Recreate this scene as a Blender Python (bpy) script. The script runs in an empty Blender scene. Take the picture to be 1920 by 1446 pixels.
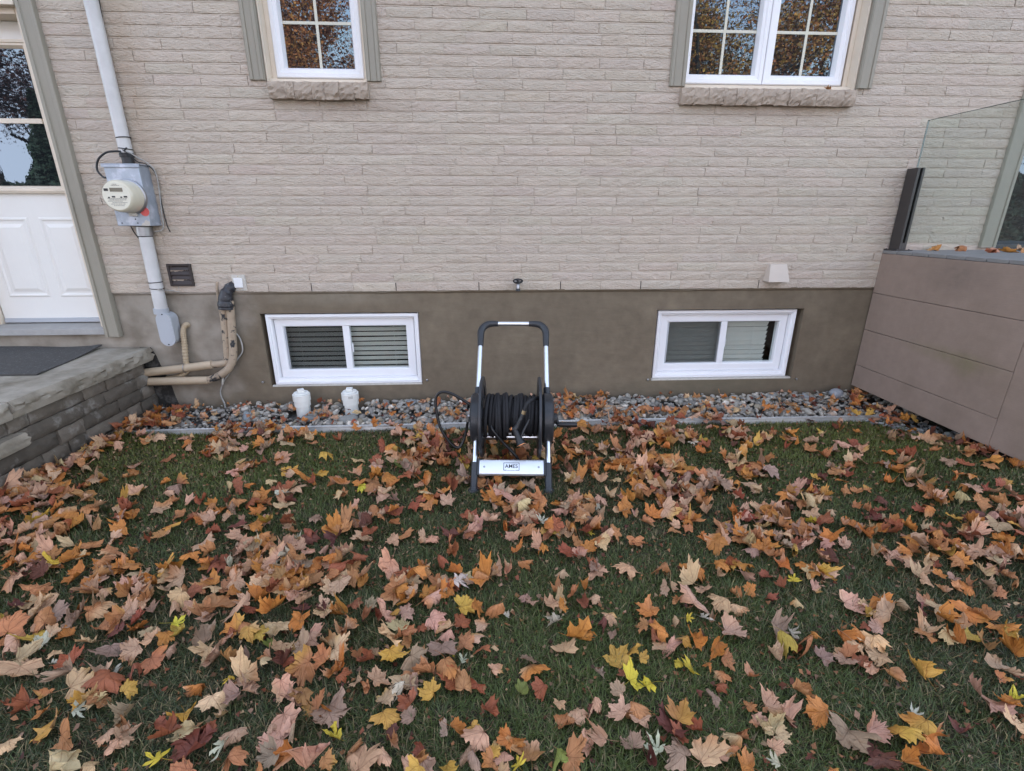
import bpy, bmesh, math, random
import numpy as np
from mathutils import Vector, Matrix
R = math.radians
SC = bpy.context.scene
COL = SC.collection

# ---------------------------------------------------------------- camera
cam = bpy.data.cameras.new('camera')
cam.sensor_width = 36.0
cam.lens = 36.0 * 916.0 / 1920.0
cam.clip_start = 0.05
cam.clip_end = 1000.0
co = bpy.data.objects.new('camera', cam)
COL.objects.link(co)
co.location = (0, -3.83, 1.475)
co.rotation_euler = (R(90 - 18.76), 0, R(-3.1))
SC.camera = co

# ---------------------------------------------------------------- sky, sun, exposure
SUN_ELEV, SUN_ROT = R(33), R(8)
w = bpy.data.worlds.new('World')
SC.world = w
w.use_nodes = True
nt = w.node_tree
nt.nodes.clear()
sky = nt.nodes.new('ShaderNodeTexSky')
sky.sky_type = 'NISHITA'
sky.sun_disc = False
sky.sun_elevation = SUN_ELEV
sky.sun_rotation = SUN_ROT
sky.air_density = 1.0
sky.dust_density = 0.8
sky.ozone_density = 1.0
hs = nt.nodes.new('ShaderNodeHueSaturation')
hs.inputs['Saturation'].default_value = 0.60
bg = nt.nodes.new('ShaderNodeBackground')
bg.inputs['Strength'].default_value = 0.15
wo = nt.nodes.new('ShaderNodeOutputWorld')
nt.links.new(sky.outputs[0], hs.inputs['Color'])
mn = nt.nodes.new('ShaderNodeVectorMath')       # keeps the glare round the hidden sun from drowning the samples
mn.operation = 'MINIMUM'
mn.inputs[1].default_value = (4.6, 4.6, 5.2)
nt.links.new(hs.outputs[0], mn.inputs[0])
nt.links.new(mn.outputs[0], bg.inputs['Color'])
nt.links.new(bg.outputs[0], wo.inputs['Surface'])
sl = bpy.data.lights.new('sun', 'SUN')
sl.energy = 3.0
sl.angle = R(0.5)
sl.color = (1.0, 0.93, 0.82)
so = bpy.data.objects.new('sun', sl)
COL.objects.link(so)
# the sun stands behind the house (towards +Y): the whole wall and lawn lie in its shade
sd = Vector((math.sin(SUN_ROT) * math.cos(SUN_ELEV), math.cos(SUN_ROT) * math.cos(SUN_ELEV), math.sin(SUN_ELEV)))
so.rotation_euler = sd.to_track_quat('Z', 'Y').to_euler()
so.location = (0, 20, 20)
SC.view_settings.view_transform = 'Standard'
SC.view_settings.look = 'None'
SC.view_settings.gamma = 1.0
SC.view_settings.exposure = 2.57
SC.cycles.use_denoising = True
SC.cycles.denoiser = 'OPENIMAGEDENOISE'
SC.cycles.denoising_input_passes = 'RGB_ALBEDO_NORMAL'
SC.cycles.denoising_prefilter = 'ACCURATE'
SC.cycles.use_adaptive_sampling = False
SC.cycles.max_bounces = 8
SC.cycles.transparent_max_bounces = 12
SC.cycles.sample_clamp_indirect = 6.0

# ---------------------------------------------------------------- materials
def mat(name, col, rough=0.6, metal=0.0, ior=1.45, var=0.0, vscale=6.0, col2=None, c2scale=1.5, c2lo=0.45, c2hi=0.65,
        bump=0.0, bscale=60.0, bstretch=(1, 1, 1), spec=None, attr=None, attrmix=1.0):
    m = bpy.data.materials.new(name)
    m.use_nodes = True
    n = m.node_tree.nodes
    l = m.node_tree.links
    b = n['Principled BSDF']
    b.inputs['Roughness'].default_value = rough
    b.inputs['Metallic'].default_value = metal
    b.inputs['IOR'].default_value = ior
    if spec is not None:
        b.inputs['Specular IOR Level'].default_value = spec
    b.inputs['Base Color'].default_value = (*col, 1)
    tc = n.new('ShaderNodeTexCoord')
    cur = None
    if attr:
        a = n.new('ShaderNodeAttribute')
        a.attribute_name = attr
        cur = a.outputs['Color']
    if col2 is not None:
        nz = n.new('ShaderNodeTexNoise')
        nz.inputs['Scale'].default_value = c2scale
        nz.inputs['Detail'].default_value = 5
        nz.inputs['Roughness'].default_value = 0.65
        l.new(tc.outputs['Object'], nz.inputs['Vector'])
        mr = n.new('ShaderNodeMapRange')
        mr.inputs['From Min'].default_value = c2lo
        mr.inputs['From Max'].default_value = c2hi
        l.new(nz.outputs['Fac'], mr.inputs['Value'])
        mx = n.new('ShaderNodeMix')
        mx.data_type = 'RGBA'
        mx.inputs['A'].default_value = (*col, 1)
        if cur is not None:
            l.new(cur, mx.inputs['A'])
        mx.inputs['B'].default_value = (*col2, 1)
        l.new(mr.outputs[0], mx.inputs['Factor'])
        cur = mx.outputs['Result']
    if var > 0:
        nz = n.new('ShaderNodeTexNoise')
        nz.inputs['Scale'].default_value = vscale
        nz.inputs['Detail'].default_value = 6
        nz.inputs['Roughness'].default_value = 0.6
        l.new(tc.outputs['Object'], nz.inputs['Vector'])
        mr = n.new('ShaderNodeMapRange')
        mr.inputs['From Min'].default_value = 0.25
        mr.inputs['From Max'].default_value = 0.75
        mr.inputs['To Min'].default_value = 1 - var
        mr.inputs['To Max'].default_value = 1 + var
        l.new(nz.outputs['Fac'], mr.inputs['Value'])
        mu = n.new('ShaderNodeVectorMath')
        mu.operation = 'SCALE'
        if cur is None:
            mu.inputs[0].default_value = col
        else:
            l.new(cur, mu.inputs[0])
        l.new(mr.outputs[0], mu.inputs['Scale'])
        cur = mu.outputs[0]
    if cur is not None:
        l.new(cur, b.inputs['Base Color'])
    if bump > 0:
        mp = n.new('ShaderNodeMapping')
        mp.inputs['Scale'].default_value = bstretch
        l.new(tc.outputs['Object'], mp.inputs['Vector'])
        nz = n.new('ShaderNodeTexNoise')
        nz.inputs['Scale'].default_value = bscale
        nz.inputs['Detail'].default_value = 5
        nz.inputs['Roughness'].default_value = 0.6
        l.new(mp.outputs[0], nz.inputs['Vector'])
        bp = n.new('ShaderNodeBump')
        bp.inputs['Strength'].default_value = min(1, bump)
        bp.inputs['Distance'].default_value = 0.004 * max(1, bump)
        l.new(nz.outputs['Fac'], bp.inputs['Height'])
        l.new(bp.outputs[0], b.inputs['Normal'])
    return m

M = {}
def brick_material():
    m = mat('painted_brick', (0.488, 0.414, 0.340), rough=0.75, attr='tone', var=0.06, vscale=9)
    n = m.node_tree.nodes
    l = m.node_tree.links
    b = n['Principled BSDF']
    tc = n.new('ShaderNodeTexCoord')
    # two crossed sets of short chisel strokes, as on rock-face brick
    hs_ = []
    for ang, sc in ((36, (45, 45, 150)), (-30, (50, 50, 140))):
        mp = n.new('ShaderNodeMapping')
        mp.inputs['Rotation'].default_value = (0, R(ang), 0)
        mp.inputs['Scale'].default_value = sc
        l.new(tc.outputs['Object'], mp.inputs['Vector'])
        nz = n.new('ShaderNodeTexNoise')
        nz.inputs['Scale'].default_value = 1.0
        nz.inputs['Detail'].default_value = 3
        l.new(mp.outputs[0], nz.inputs['Vector'])
        hs_.append(nz)
    sel = n.new('ShaderNodeTexNoise')
    sel.inputs['Scale'].default_value = 7
    l.new(tc.outputs['Object'], sel.inputs['Vector'])
    mr = n.new('ShaderNodeMapRange')
    mr.inputs['From Min'].default_value = 0.60
    mr.inputs['From Max'].default_value = 0.58
    l.new(sel.outputs['Fac'], mr.inputs['Value'])
    mx = n.new('ShaderNodeMix')
    mx.data_type = 'FLOAT'
    l.new(mr.outputs[0], mx.inputs['Factor'])
    l.new(hs_[0].outputs['Fac'], mx.inputs['A'])
    l.new(hs_[1].outputs['Fac'], mx.inputs['B'])
    bp = n.new('ShaderNodeBump')
    bp.inputs['Strength'].default_value = 1.0
    bp.inputs['Distance'].default_value = 0.009
    l.new(mx.outputs['Result'], bp.inputs['Height'])
    l.new(bp.outputs[0], b.inputs['Normal'])
    return m
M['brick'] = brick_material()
M['mortar'] = mat('painted_mortar', (0.470, 0.398, 0.327), 0.85, var=0.08, bump=0.5, bscale=90)
M['sill'] = mat('painted_sill_brick', (0.37, 0.30, 0.238), 0.85, var=0.2, vscale=14, bump=1.6, bscale=55)
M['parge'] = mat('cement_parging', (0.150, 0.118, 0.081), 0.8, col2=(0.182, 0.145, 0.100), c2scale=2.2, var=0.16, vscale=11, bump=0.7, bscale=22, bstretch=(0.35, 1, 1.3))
def add_old_end(m):
    n = m.node_tree.nodes
    l = m.node_tree.links
    b = n['Principled BSDF']
    src = b.inputs['Base Color'].links[0].from_socket
    tc = n.new('ShaderNodeTexCoord')
    sp = n.new('ShaderNodeSeparateXYZ')
    l.new(tc.outputs['Object'], sp.inputs[0])
    nz = n.new('ShaderNodeTexNoise')
    nz.inputs['Scale'].default_value = 3.2
    nz.inputs['Detail'].default_value = 6
    l.new(tc.outputs['Object'], nz.inputs['Vector'])
    def mm(op, a, b_):
        k = n.new('ShaderNodeMath')
        k.operation = op
        for i, v in enumerate((a, b_)):
            if isinstance(v, (int, float)):
                k.inputs[i].default_value = v
            else:
                l.new(v, k.inputs[i])
        return k.outputs[0]
    e = mm('ADD', sp.outputs['X'], mm('MULTIPLY', mm('SUBTRACT', nz.outputs['Fac'], 0.5), 1.1))
    e = mm('SUBTRACT', e, mm('MULTIPLY', sp.outputs['Z'], 0.55))
    mr = n.new('ShaderNodeMapRange')
    mr.interpolation_type = 'SMOOTHSTEP'
    mr.inputs['From Min'].default_value = -1.98
    mr.inputs['From Max'].default_value = -2.45
    mr.inputs['To Min'].default_value = 0
    mr.inputs['To Max'].default_value = 1
    l.new(e, mr.inputs['Value'])
    mx = n.new('ShaderNodeMix')
    mx.data_type = 'RGBA'
    l.new(mr.outputs[0], mx.inputs['Factor'])
    l.new(src, mx.inputs['A'])
    nz2 = n.new('ShaderNodeTexNoise')
    nz2.inputs['Scale'].default_value = 5
    nz2.inputs['Detail'].default_value = 8
    l.new(tc.outputs['Object'], nz2.inputs['Vector'])
    m2 = n.new('ShaderNodeMix')
    m2.data_type = 'RGBA'
    m2.inputs['A'].default_value = (0.19, 0.160, 0.124, 1)
    m2.inputs['B'].default_value = (0.34, 0.302, 0.250, 1)
    r2 = n.new('ShaderNodeMapRange')
    r2.inputs['From Min'].default_value = 0.35
    r2.inputs['From Max'].default_value = 0.65
    l.new(nz2.outputs['Fac'], r2.inputs['Value'])
    l.new(r2.outputs[0], m2.inputs['Factor'])
    l.new(m2.outputs['Result'], mx.inputs['B'])
    l.new(mx.outputs['Result'], b.inputs['Base Color'])
add_old_end(M['parge'])
M['parge_old'] = mat('old_cement', (0.24, 0.215, 0.185), 0.85, col2=(0.17, 0.145, 0.118), c2scale=3.0, c2lo=.42, c2hi=.66, var=0.13, vscale=20, bump=0.6, bscale=30)
M['trim'] = mat('sage_aluminium_trim', (0.280, 0.256, 0.206), 0.45, var=0.05, vscale=3, bump=0.12, bscale=12, bstretch=(8, 8, 0.6))
M['vinyl'] = mat('white_vinyl', (0.80, 0.80, 0.82), 0.35, var=0.02, vscale=4)
M['door'] = mat('door_white_paint', (0.75, 0.73, 0.69), 0.4, var=0.025, vscale=5, bump=0.15, bscale=25, bstretch=(6, 1, 0.7))
M['cream'] = mat('cream_paint', (0.68, 0.59, 0.48), 0.5, var=0.05, vscale=5)
M['muntin'] = mat('ivory_grille', (0.62, 0.60, 0.50), 0.4)
M['dark_in'] = mat('dark_room', (0.02, 0.02, 0.02), 0.9)
M['mirror_glass'] = mat('window_glass', (0.012, 0.014, 0.016), 0.0, ior=2.15, bump=0.05, bscale=5.0, bstretch=(1, 1, 0.6))
M['blind'] = mat('blind_slat', (0.80, 0.81, 0.78), 0.55, var=0.03)
M['conduit'] = mat('grey_white_pvc', (0.55, 0.54, 0.53), 0.4, var=0.12, vscale=7)
M['galv'] = mat('galvanised_grey', (0.36, 0.40, 0.46), 0.42, metal=0.35, var=0.18, vscale=9, col2=(0.52, 0.55, 0.62), c2scale=8, c2lo=.5, c2hi=.62)
M['lbgrey'] = mat('grey_plastic', (0.40, 0.42, 0.45), 0.4, var=0.04)
M['meter'] = mat('meter_plastic', (0.62, 0.58, 0.46), 0.18, var=0.04)
M['meter_face'] = mat('meter_face', (0.68, 0.65, 0.54), 0.3)
M['lcd'] = mat('lcd_grey', (0.17, 0.15, 0.11), 0.2)
M['ink'] = mat('black_ink', (0.02, 0.02, 0.022), 0.5)
M['ink_grey'] = mat('grey_ink', (0.25, 0.24, 0.22), 0.5)
M['red_sticker'] = mat('red_sticker', (0.70, 0.13, 0.12), 0.5, var=0.15, vscale=60)
M['black'] = mat('black_plastic', (0.018, 0.019, 0.021), 0.42, var=0.15, vscale=12)
M['charcoal'] = mat('charcoal_plastic', (0.030, 0.032, 0.036), 0.38, var=0.2, vscale=15)
M['rubber'] = mat('black_rubber_hose', (0.012, 0.012, 0.013), 0.35)
M['fabric_hose'] = mat('ribbed_fabric_hose', (0.014, 0.014, 0.016), 0.7, bump=0.9, bscale=140)
M['alu'] = mat('brushed_aluminium', (0.78, 0.80, 0.83), 0.30, metal=1.0, var=0.05, vscale=30)
M['alu_plate'] = mat('satin_aluminium', (0.74, 0.77, 0.80), 0.42, metal=0.7, var=0.04)
M['copper'] = mat('copper_ring', (0.85, 0.36, 0.16), 0.25, metal=1.0)
M['brass'] = mat('brass_fitting', (0.45, 0.34, 0.20), 0.4, metal=0.8)
M['brown_vent'] = mat('brown_vent_plastic', (0.035, 0.026, 0.024), 0.45, var=0.15)
M['beige_vent'] = mat('beige_vent_plastic', (0.54, 0.465, 0.40), 0.5, var=0.05)
M['white_box'] = mat('white_switch', (0.74, 0.74, 0.74), 0.4)
M['old_white'] = mat('weathered_white_plate', (0.52, 0.49, 0.44), 0.55, var=0.15, vscale=40)
M['tan_pipe'] = mat('tan_insulation', (0.46, 0.36, 0.25), 0.6, var=0.08, vscale=10)
M['worn_pipe'] = mat('worn_tan_insulation', (0.36, 0.28, 0.20), 0.75, col2=(0.03, 0.03, 0.032), c2scale=13, c2lo=.54, c2hi=.60, var=0.15, vscale=25, bump=0.8, bscale=40)
M['tape'] = mat('black_tape', (0.03, 0.03, 0.035), 0.35, col2=(0.3, 0.3, 0.3), c2scale=22, c2lo=.62, c2hi=.7, bump=1.5, bscale=30)
M['tan_rib'] = mat('tan_ribbed_hose', (0.42, 0.33, 0.22), 0.5)
M['white_pvc'] = mat('white_drain_pvc', (0.74, 0.74, 0.70), 0.35, var=0.04, vscale=12, col2=(0.55, 0.53, 0.46), c2scale=14, c2lo=.6, c2hi=.8)
M['wire_grey'] = mat('grey_wire', (0.34, 0.33, 0.31), 0.5, var=0.3, vscale=30)
M['steel'] = mat('dull_steel', (0.35, 0.35, 0.36), 0.4, metal=0.9)
M['bronze_post'] = mat('dark_bronze_post', (0.048, 0.042, 0.040), 0.4, var=0.06)
M['deckclad'] = mat('composite_cladding', (0.285, 0.213, 0.172), 0.7, col2=(0.245, 0.182, 0.142), c2scale=1.6, var=0.09, vscale=11, bump=0.35, bscale=20, bstretch=(8, 0.6, 8))
def tint_patch(m, x, y, z, rx, ry, rz, col, amt):  # blends a soft patch of another colour into a material
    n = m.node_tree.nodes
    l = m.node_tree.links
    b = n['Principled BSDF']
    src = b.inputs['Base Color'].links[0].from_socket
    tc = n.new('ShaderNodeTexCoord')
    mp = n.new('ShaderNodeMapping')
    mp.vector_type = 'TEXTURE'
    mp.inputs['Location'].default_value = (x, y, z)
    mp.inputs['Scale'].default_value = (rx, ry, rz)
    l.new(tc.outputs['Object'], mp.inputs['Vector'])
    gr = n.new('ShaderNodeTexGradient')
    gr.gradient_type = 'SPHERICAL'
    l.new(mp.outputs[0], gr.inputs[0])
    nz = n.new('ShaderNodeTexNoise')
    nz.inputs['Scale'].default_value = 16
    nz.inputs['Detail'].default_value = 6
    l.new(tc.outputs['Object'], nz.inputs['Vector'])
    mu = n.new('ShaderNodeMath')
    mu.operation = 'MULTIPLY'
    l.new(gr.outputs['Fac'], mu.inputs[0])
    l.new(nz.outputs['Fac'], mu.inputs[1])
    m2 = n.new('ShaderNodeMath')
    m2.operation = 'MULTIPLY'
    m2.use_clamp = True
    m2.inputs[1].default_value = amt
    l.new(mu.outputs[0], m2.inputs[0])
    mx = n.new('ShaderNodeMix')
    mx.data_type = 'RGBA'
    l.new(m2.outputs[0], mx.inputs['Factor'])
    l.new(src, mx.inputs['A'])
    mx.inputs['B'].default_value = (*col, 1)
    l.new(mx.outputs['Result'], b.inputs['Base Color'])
tint_patch(M['deckclad'], 3.128, -.93, .56, .2, .12, .10, (.19, .160, .085), 1.0)  # green mildew stain near the board seam
tint_patch(M['deckclad'], 3.128, -.80, .60, .2, .45, .07, (.19, .165, .085), 1.0)
tint_patch(M['deckclad'], 3.128, -.70, 1.12, .2, .30, .16, (.15, .115, .095), 1.0)
tint_patch(M['parge'], .4, 0, .04, 3.5, .5, .13, (.10, .083, .06), 1.5)
tint_patch(M['parge'], -1.1, 0, .93, .7, .5, .10, (.25, .215, .165), 1.4)
tint_patch(M['parge'], 1.9, 0, .14, 1.0, .5, .12, (.12, .105, .07), 1.4)
tint_patch(M['brick'], -2.30, 0, 2.3, .17, .5, 1.6, (.40, .31, .225), 1.1)  # darker, warmer strip of brick beside the conduit
tint_patch(M['brick'], -.9, 0, 2.2, .7, .5, .08, (.36, .29, .235), 1.5)  # brick darker just below the narrow window's sill
tint_patch(M['brick'], 2.0, 0, 2.2, 1.0, .5, .08, (.36, .29, .235), 1.5)  # brick darker just below the double window's sill
tint_patch(M['brick'], .25, 0, .97, .35, .5, .05, (.40, .34, .27), 1.2)
M['decktop'] = mat('grey_decking', (0.21, 0.205, 0.20), 0.65, var=0.1, vscale=8, bump=0.3, bscale=20, bstretch=(0.5, 8, 8))
M['slab'] = mat('flagstone', (0.32, 0.285, 0.232), 0.8, col2=(0.16, 0.135, 0.095), c2scale=3.2, c2lo=.45, c2hi=.7, var=0.16, vscale=16, bump=0.9, bscale=18)
M['block'] = mat('wall_stone', (0.125, 0.112, 0.098), 0.85, attr='tone', col2=(0.30, 0.28, 0.25), c2scale=7.0, c2lo=.54, c2hi=.72, var=0.22, vscale=18, bump=1.2, bscale=26)
M['glass_edge'] = mat('dark_glass_edge', (0.05, 0.085, 0.075), 0.2)
M['mat_rub'] = mat('recycled_rubber_mat', (0.062, 0.059, 0.056), 0.9, col2=(0.16, 0.16, 0.165), c2scale=55, c2lo=.58, c2hi=.70, var=0.2, vscale=60, bump=1.0, bscale=120)
M['void'] = mat('shaded_rubble', (0.030, 0.028, 0.026), 0.95, col2=(0.09, 0.085, 0.078), c2scale=14, c2lo=.5, c2hi=.62, bump=2.5, bscale=30)  # blackened for the shade inside the broken parging
M['threshold'] = mat('weathered_threshold', (0.30, 0.29, 0.275), 0.5, var=0.12, vscale=14, bump=0.5, bscale=16, bstretch=(0.4, 9, 9))
M['roof'] = mat('roof_shingle', (0.06, 0.055, 0.05), 0.9, var=0.2)
M['edging'] = mat('galvanised_edging', (0.52, 0.51, 0.49), 0.45, metal=0.5, var=0.12, vscale=12)
M['soil'] = mat('lawn_thatch', (0.026, 0.026, 0.012), 0.95, col2=(0.055, 0.044, 0.026), c2scale=9, var=0.3, vscale=60, bump=1.5, bscale=80)
M['gravel_dirt'] = mat('gravel_fines', (0.07, 0.068, 0.065), 0.95, var=0.4, vscale=70, bump=2, bscale=70)
M['stone'] = mat('river_stone', (0.2, 0.2, 0.2), 0.65, attr='tone', var=0.22, vscale=45, bump=0.4, bscale=60)
M['grass'] = mat('grass_blades', (0.05, 0.07, 0.03), 0.55, attr='tone')
M['bark'] = mat('dark_bark', (0.035, 0.028, 0.022), 0.9, var=0.3, vscale=8, bump=1, bscale=12)
M['crown'] = mat('autumn_crown', (0.25, 0.1, 0.04), 0.7, attr='tone')

M['mirror_glass'].node_tree.nodes['Principled BSDF'].inputs['Specular Tint'].default_value = (.66, .84, 1.0, 1)   # blue put into the reflections to make up for the greyed sky
def glass_material(name, tint, extra=0.0):
    m = bpy.data.materials.new(name)
    m.use_nodes = True
    n = m.node_tree.nodes
    l = m.node_tree.links
    n.clear()
    o = n.new('ShaderNodeOutputMaterial')
    t = n.new('ShaderNodeBsdfTransparent')
    t.inputs['Color'].default_value = (*tint, 1)
    g = n.new('ShaderNodeBsdfGlossy')
    g.inputs['Roughness'].default_value = 0.0
    f = n.new('ShaderNodeLayerWeight')      # symmetric in both directions, unlike Fresnel
    f.inputs['Blend'].default_value = 0.5
    pw = n.new('ShaderNodeMath')
    pw.operation = 'POWER'
    pw.inputs[1].default_value = 4.5
    a = n.new('ShaderNodeMath')
    a.operation = 'MULTIPLY_ADD'
    a.inputs[1].default_value = 0.9
    a.inputs[2].default_value = 0.05 + extra
    a.use_clamp = True
    l.new(f.outputs['Facing'], pw.inputs[0])
    x = n.new('ShaderNodeMixShader')
    l.new(pw.outputs[0], a.inputs[0])
    l.new(a.outputs[0], x.inputs['Fac'])
    l.new(t.outputs[0], x.inputs[1])
    l.new(g.outputs[0], x.inputs[2])
    l.new(x.outputs[0], o.inputs['Surface'])
    return m
M['clear'] = glass_material('clear_pane', (0.93, 0.95, 0.94))
M['deckglass'] = glass_material('tinted_rail_glass', (0.895, 0.932, 0.920), 0.0)
M['screen'] = glass_material('insect_mesh', (0.78, 0.78, 0.78))
for nd in list(M['screen'].node_tree.nodes):
    if nd.type == 'BSDF_GLOSSY':
        nd.inputs['Roughness'].default_value = 0.8
        nd.inputs['Color'].default_value = (.25, .25, .25, 1)

def leaf_material():
    m = bpy.data.materials.new('dry_maple_leaf')
    m.use_nodes = True
    n = m.node_tree.nodes
    l = m.node_tree.links
    b = n['Principled BSDF']
    b.inputs['Roughness'].default_value = 0.6
    b.inputs['Specular IOR Level'].default_value = 0.3
    at = n.new('ShaderNodeAttribute')
    at.attribute_name = 'tone'
    uv = n.new('ShaderNodeUVMap')
    sp = n.new('ShaderNodeSeparateXYZ')
    l.new(uv.outputs[0], sp.inputs[0])
    def math_(op, a, bb=None, c=None):
        k = n.new('ShaderNodeMath')
        k.operation = op
        for i, v in enumerate((a, bb, c)):
            if v is None:
                continue
            if isinstance(v, (int, float)):
                k.inputs[i].default_value = v
            else:
                l.new(v, k.inputs[i])
        return k.outputs[0]
    ang = math_('ABSOLUTE', math_('ARCTAN2', sp.outputs['X'], sp.outputs['Y']))
    d = math_('PINGPONG', ang, R(23.9))
    r = n.new('ShaderNodeVectorMath')
    r.operation = 'LENGTH'
    l.new(uv.outputs[0], r.inputs[0])
    dist = math_('MULTIPLY', d, r.outputs['Value'])
    vein = math_('SUBTRACT', 1.0, math_('SMOOTH_MIN', math_('DIVIDE', dist, 0.022), 1.0, 0.1))
    # side veins
    s = math_('SUBTRACT', math_('MULTIPLY', r.outputs['Value'], 52.0), math_('MULTIPLY', d, 34.0))
    sv = math_('MULTIPLY', math_('POWER', math_('MAXIMUM', math_('SINE', s), 0.0), 9.0), 0.35)
    allv = math_('MINIMUM', math_('ADD', math_('MAXIMUM', vein, 0.0), sv), 1.0)
    tc = n.new('ShaderNodeTexCoord')
    nz = n.new('ShaderNodeTexNoise')
    nz.inputs['Scale'].default_value = 55
    nz.inputs['Detail'].default_value = 4
    l.new(tc.outputs['Object'], nz.inputs['Vector'])
    nz2 = n.new('ShaderNodeTexNoise')
    nz2.inputs['Scale'].default_value = 17
    nz2.inputs['Detail'].default_value = 3
    l.new(tc.outputs['Object'], nz2.inputs['Vector'])
    k = math_('ADD', math_('MULTIPLY', nz.outputs['Fac'], 0.55), math_('MULTIPLY', nz2.outputs['Fac'], 0.75))
    k = math_('ADD', k, 0.36)
    sc = n.new('ShaderNodeVectorMath')
    sc.operation = 'SCALE'
    l.new(at.outputs['Color'], sc.inputs[0])
    l.new(k, sc.inputs['Scale'])
    mx = n.new('ShaderNodeMix')
    mx.data_type = 'RGBA'
    l.new(math_('MULTIPLY', allv, 0.55), mx.inputs['Factor'])
    l.new(sc.outputs[0], mx.inputs['A'])
    dk = n.new('ShaderNodeVectorMath')
    dk.operation = 'MULTIPLY'
    l.new(sc.outputs[0], dk.inputs[0])
    dk.inputs[1].default_value = (0.38, 0.27, 0.25)
    l.new(dk.outputs[0], mx.inputs['B'])
    l.new(mx.outputs['Result'], b.inputs['Base Color'])
    bp = n.new('ShaderNodeBump')
    bp.inputs['Strength'].default_value = 0.6
    bp.inputs['Distance'].default_value = 0.002
    l.new(math_('ADD', nz.outputs['Fac'], math_('MULTIPLY', allv, -0.8)), bp.inputs['Height'])
    l.new(bp.outputs[0], b.inputs['Normal'])
    return m
M['leaf'] = leaf_material()

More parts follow.
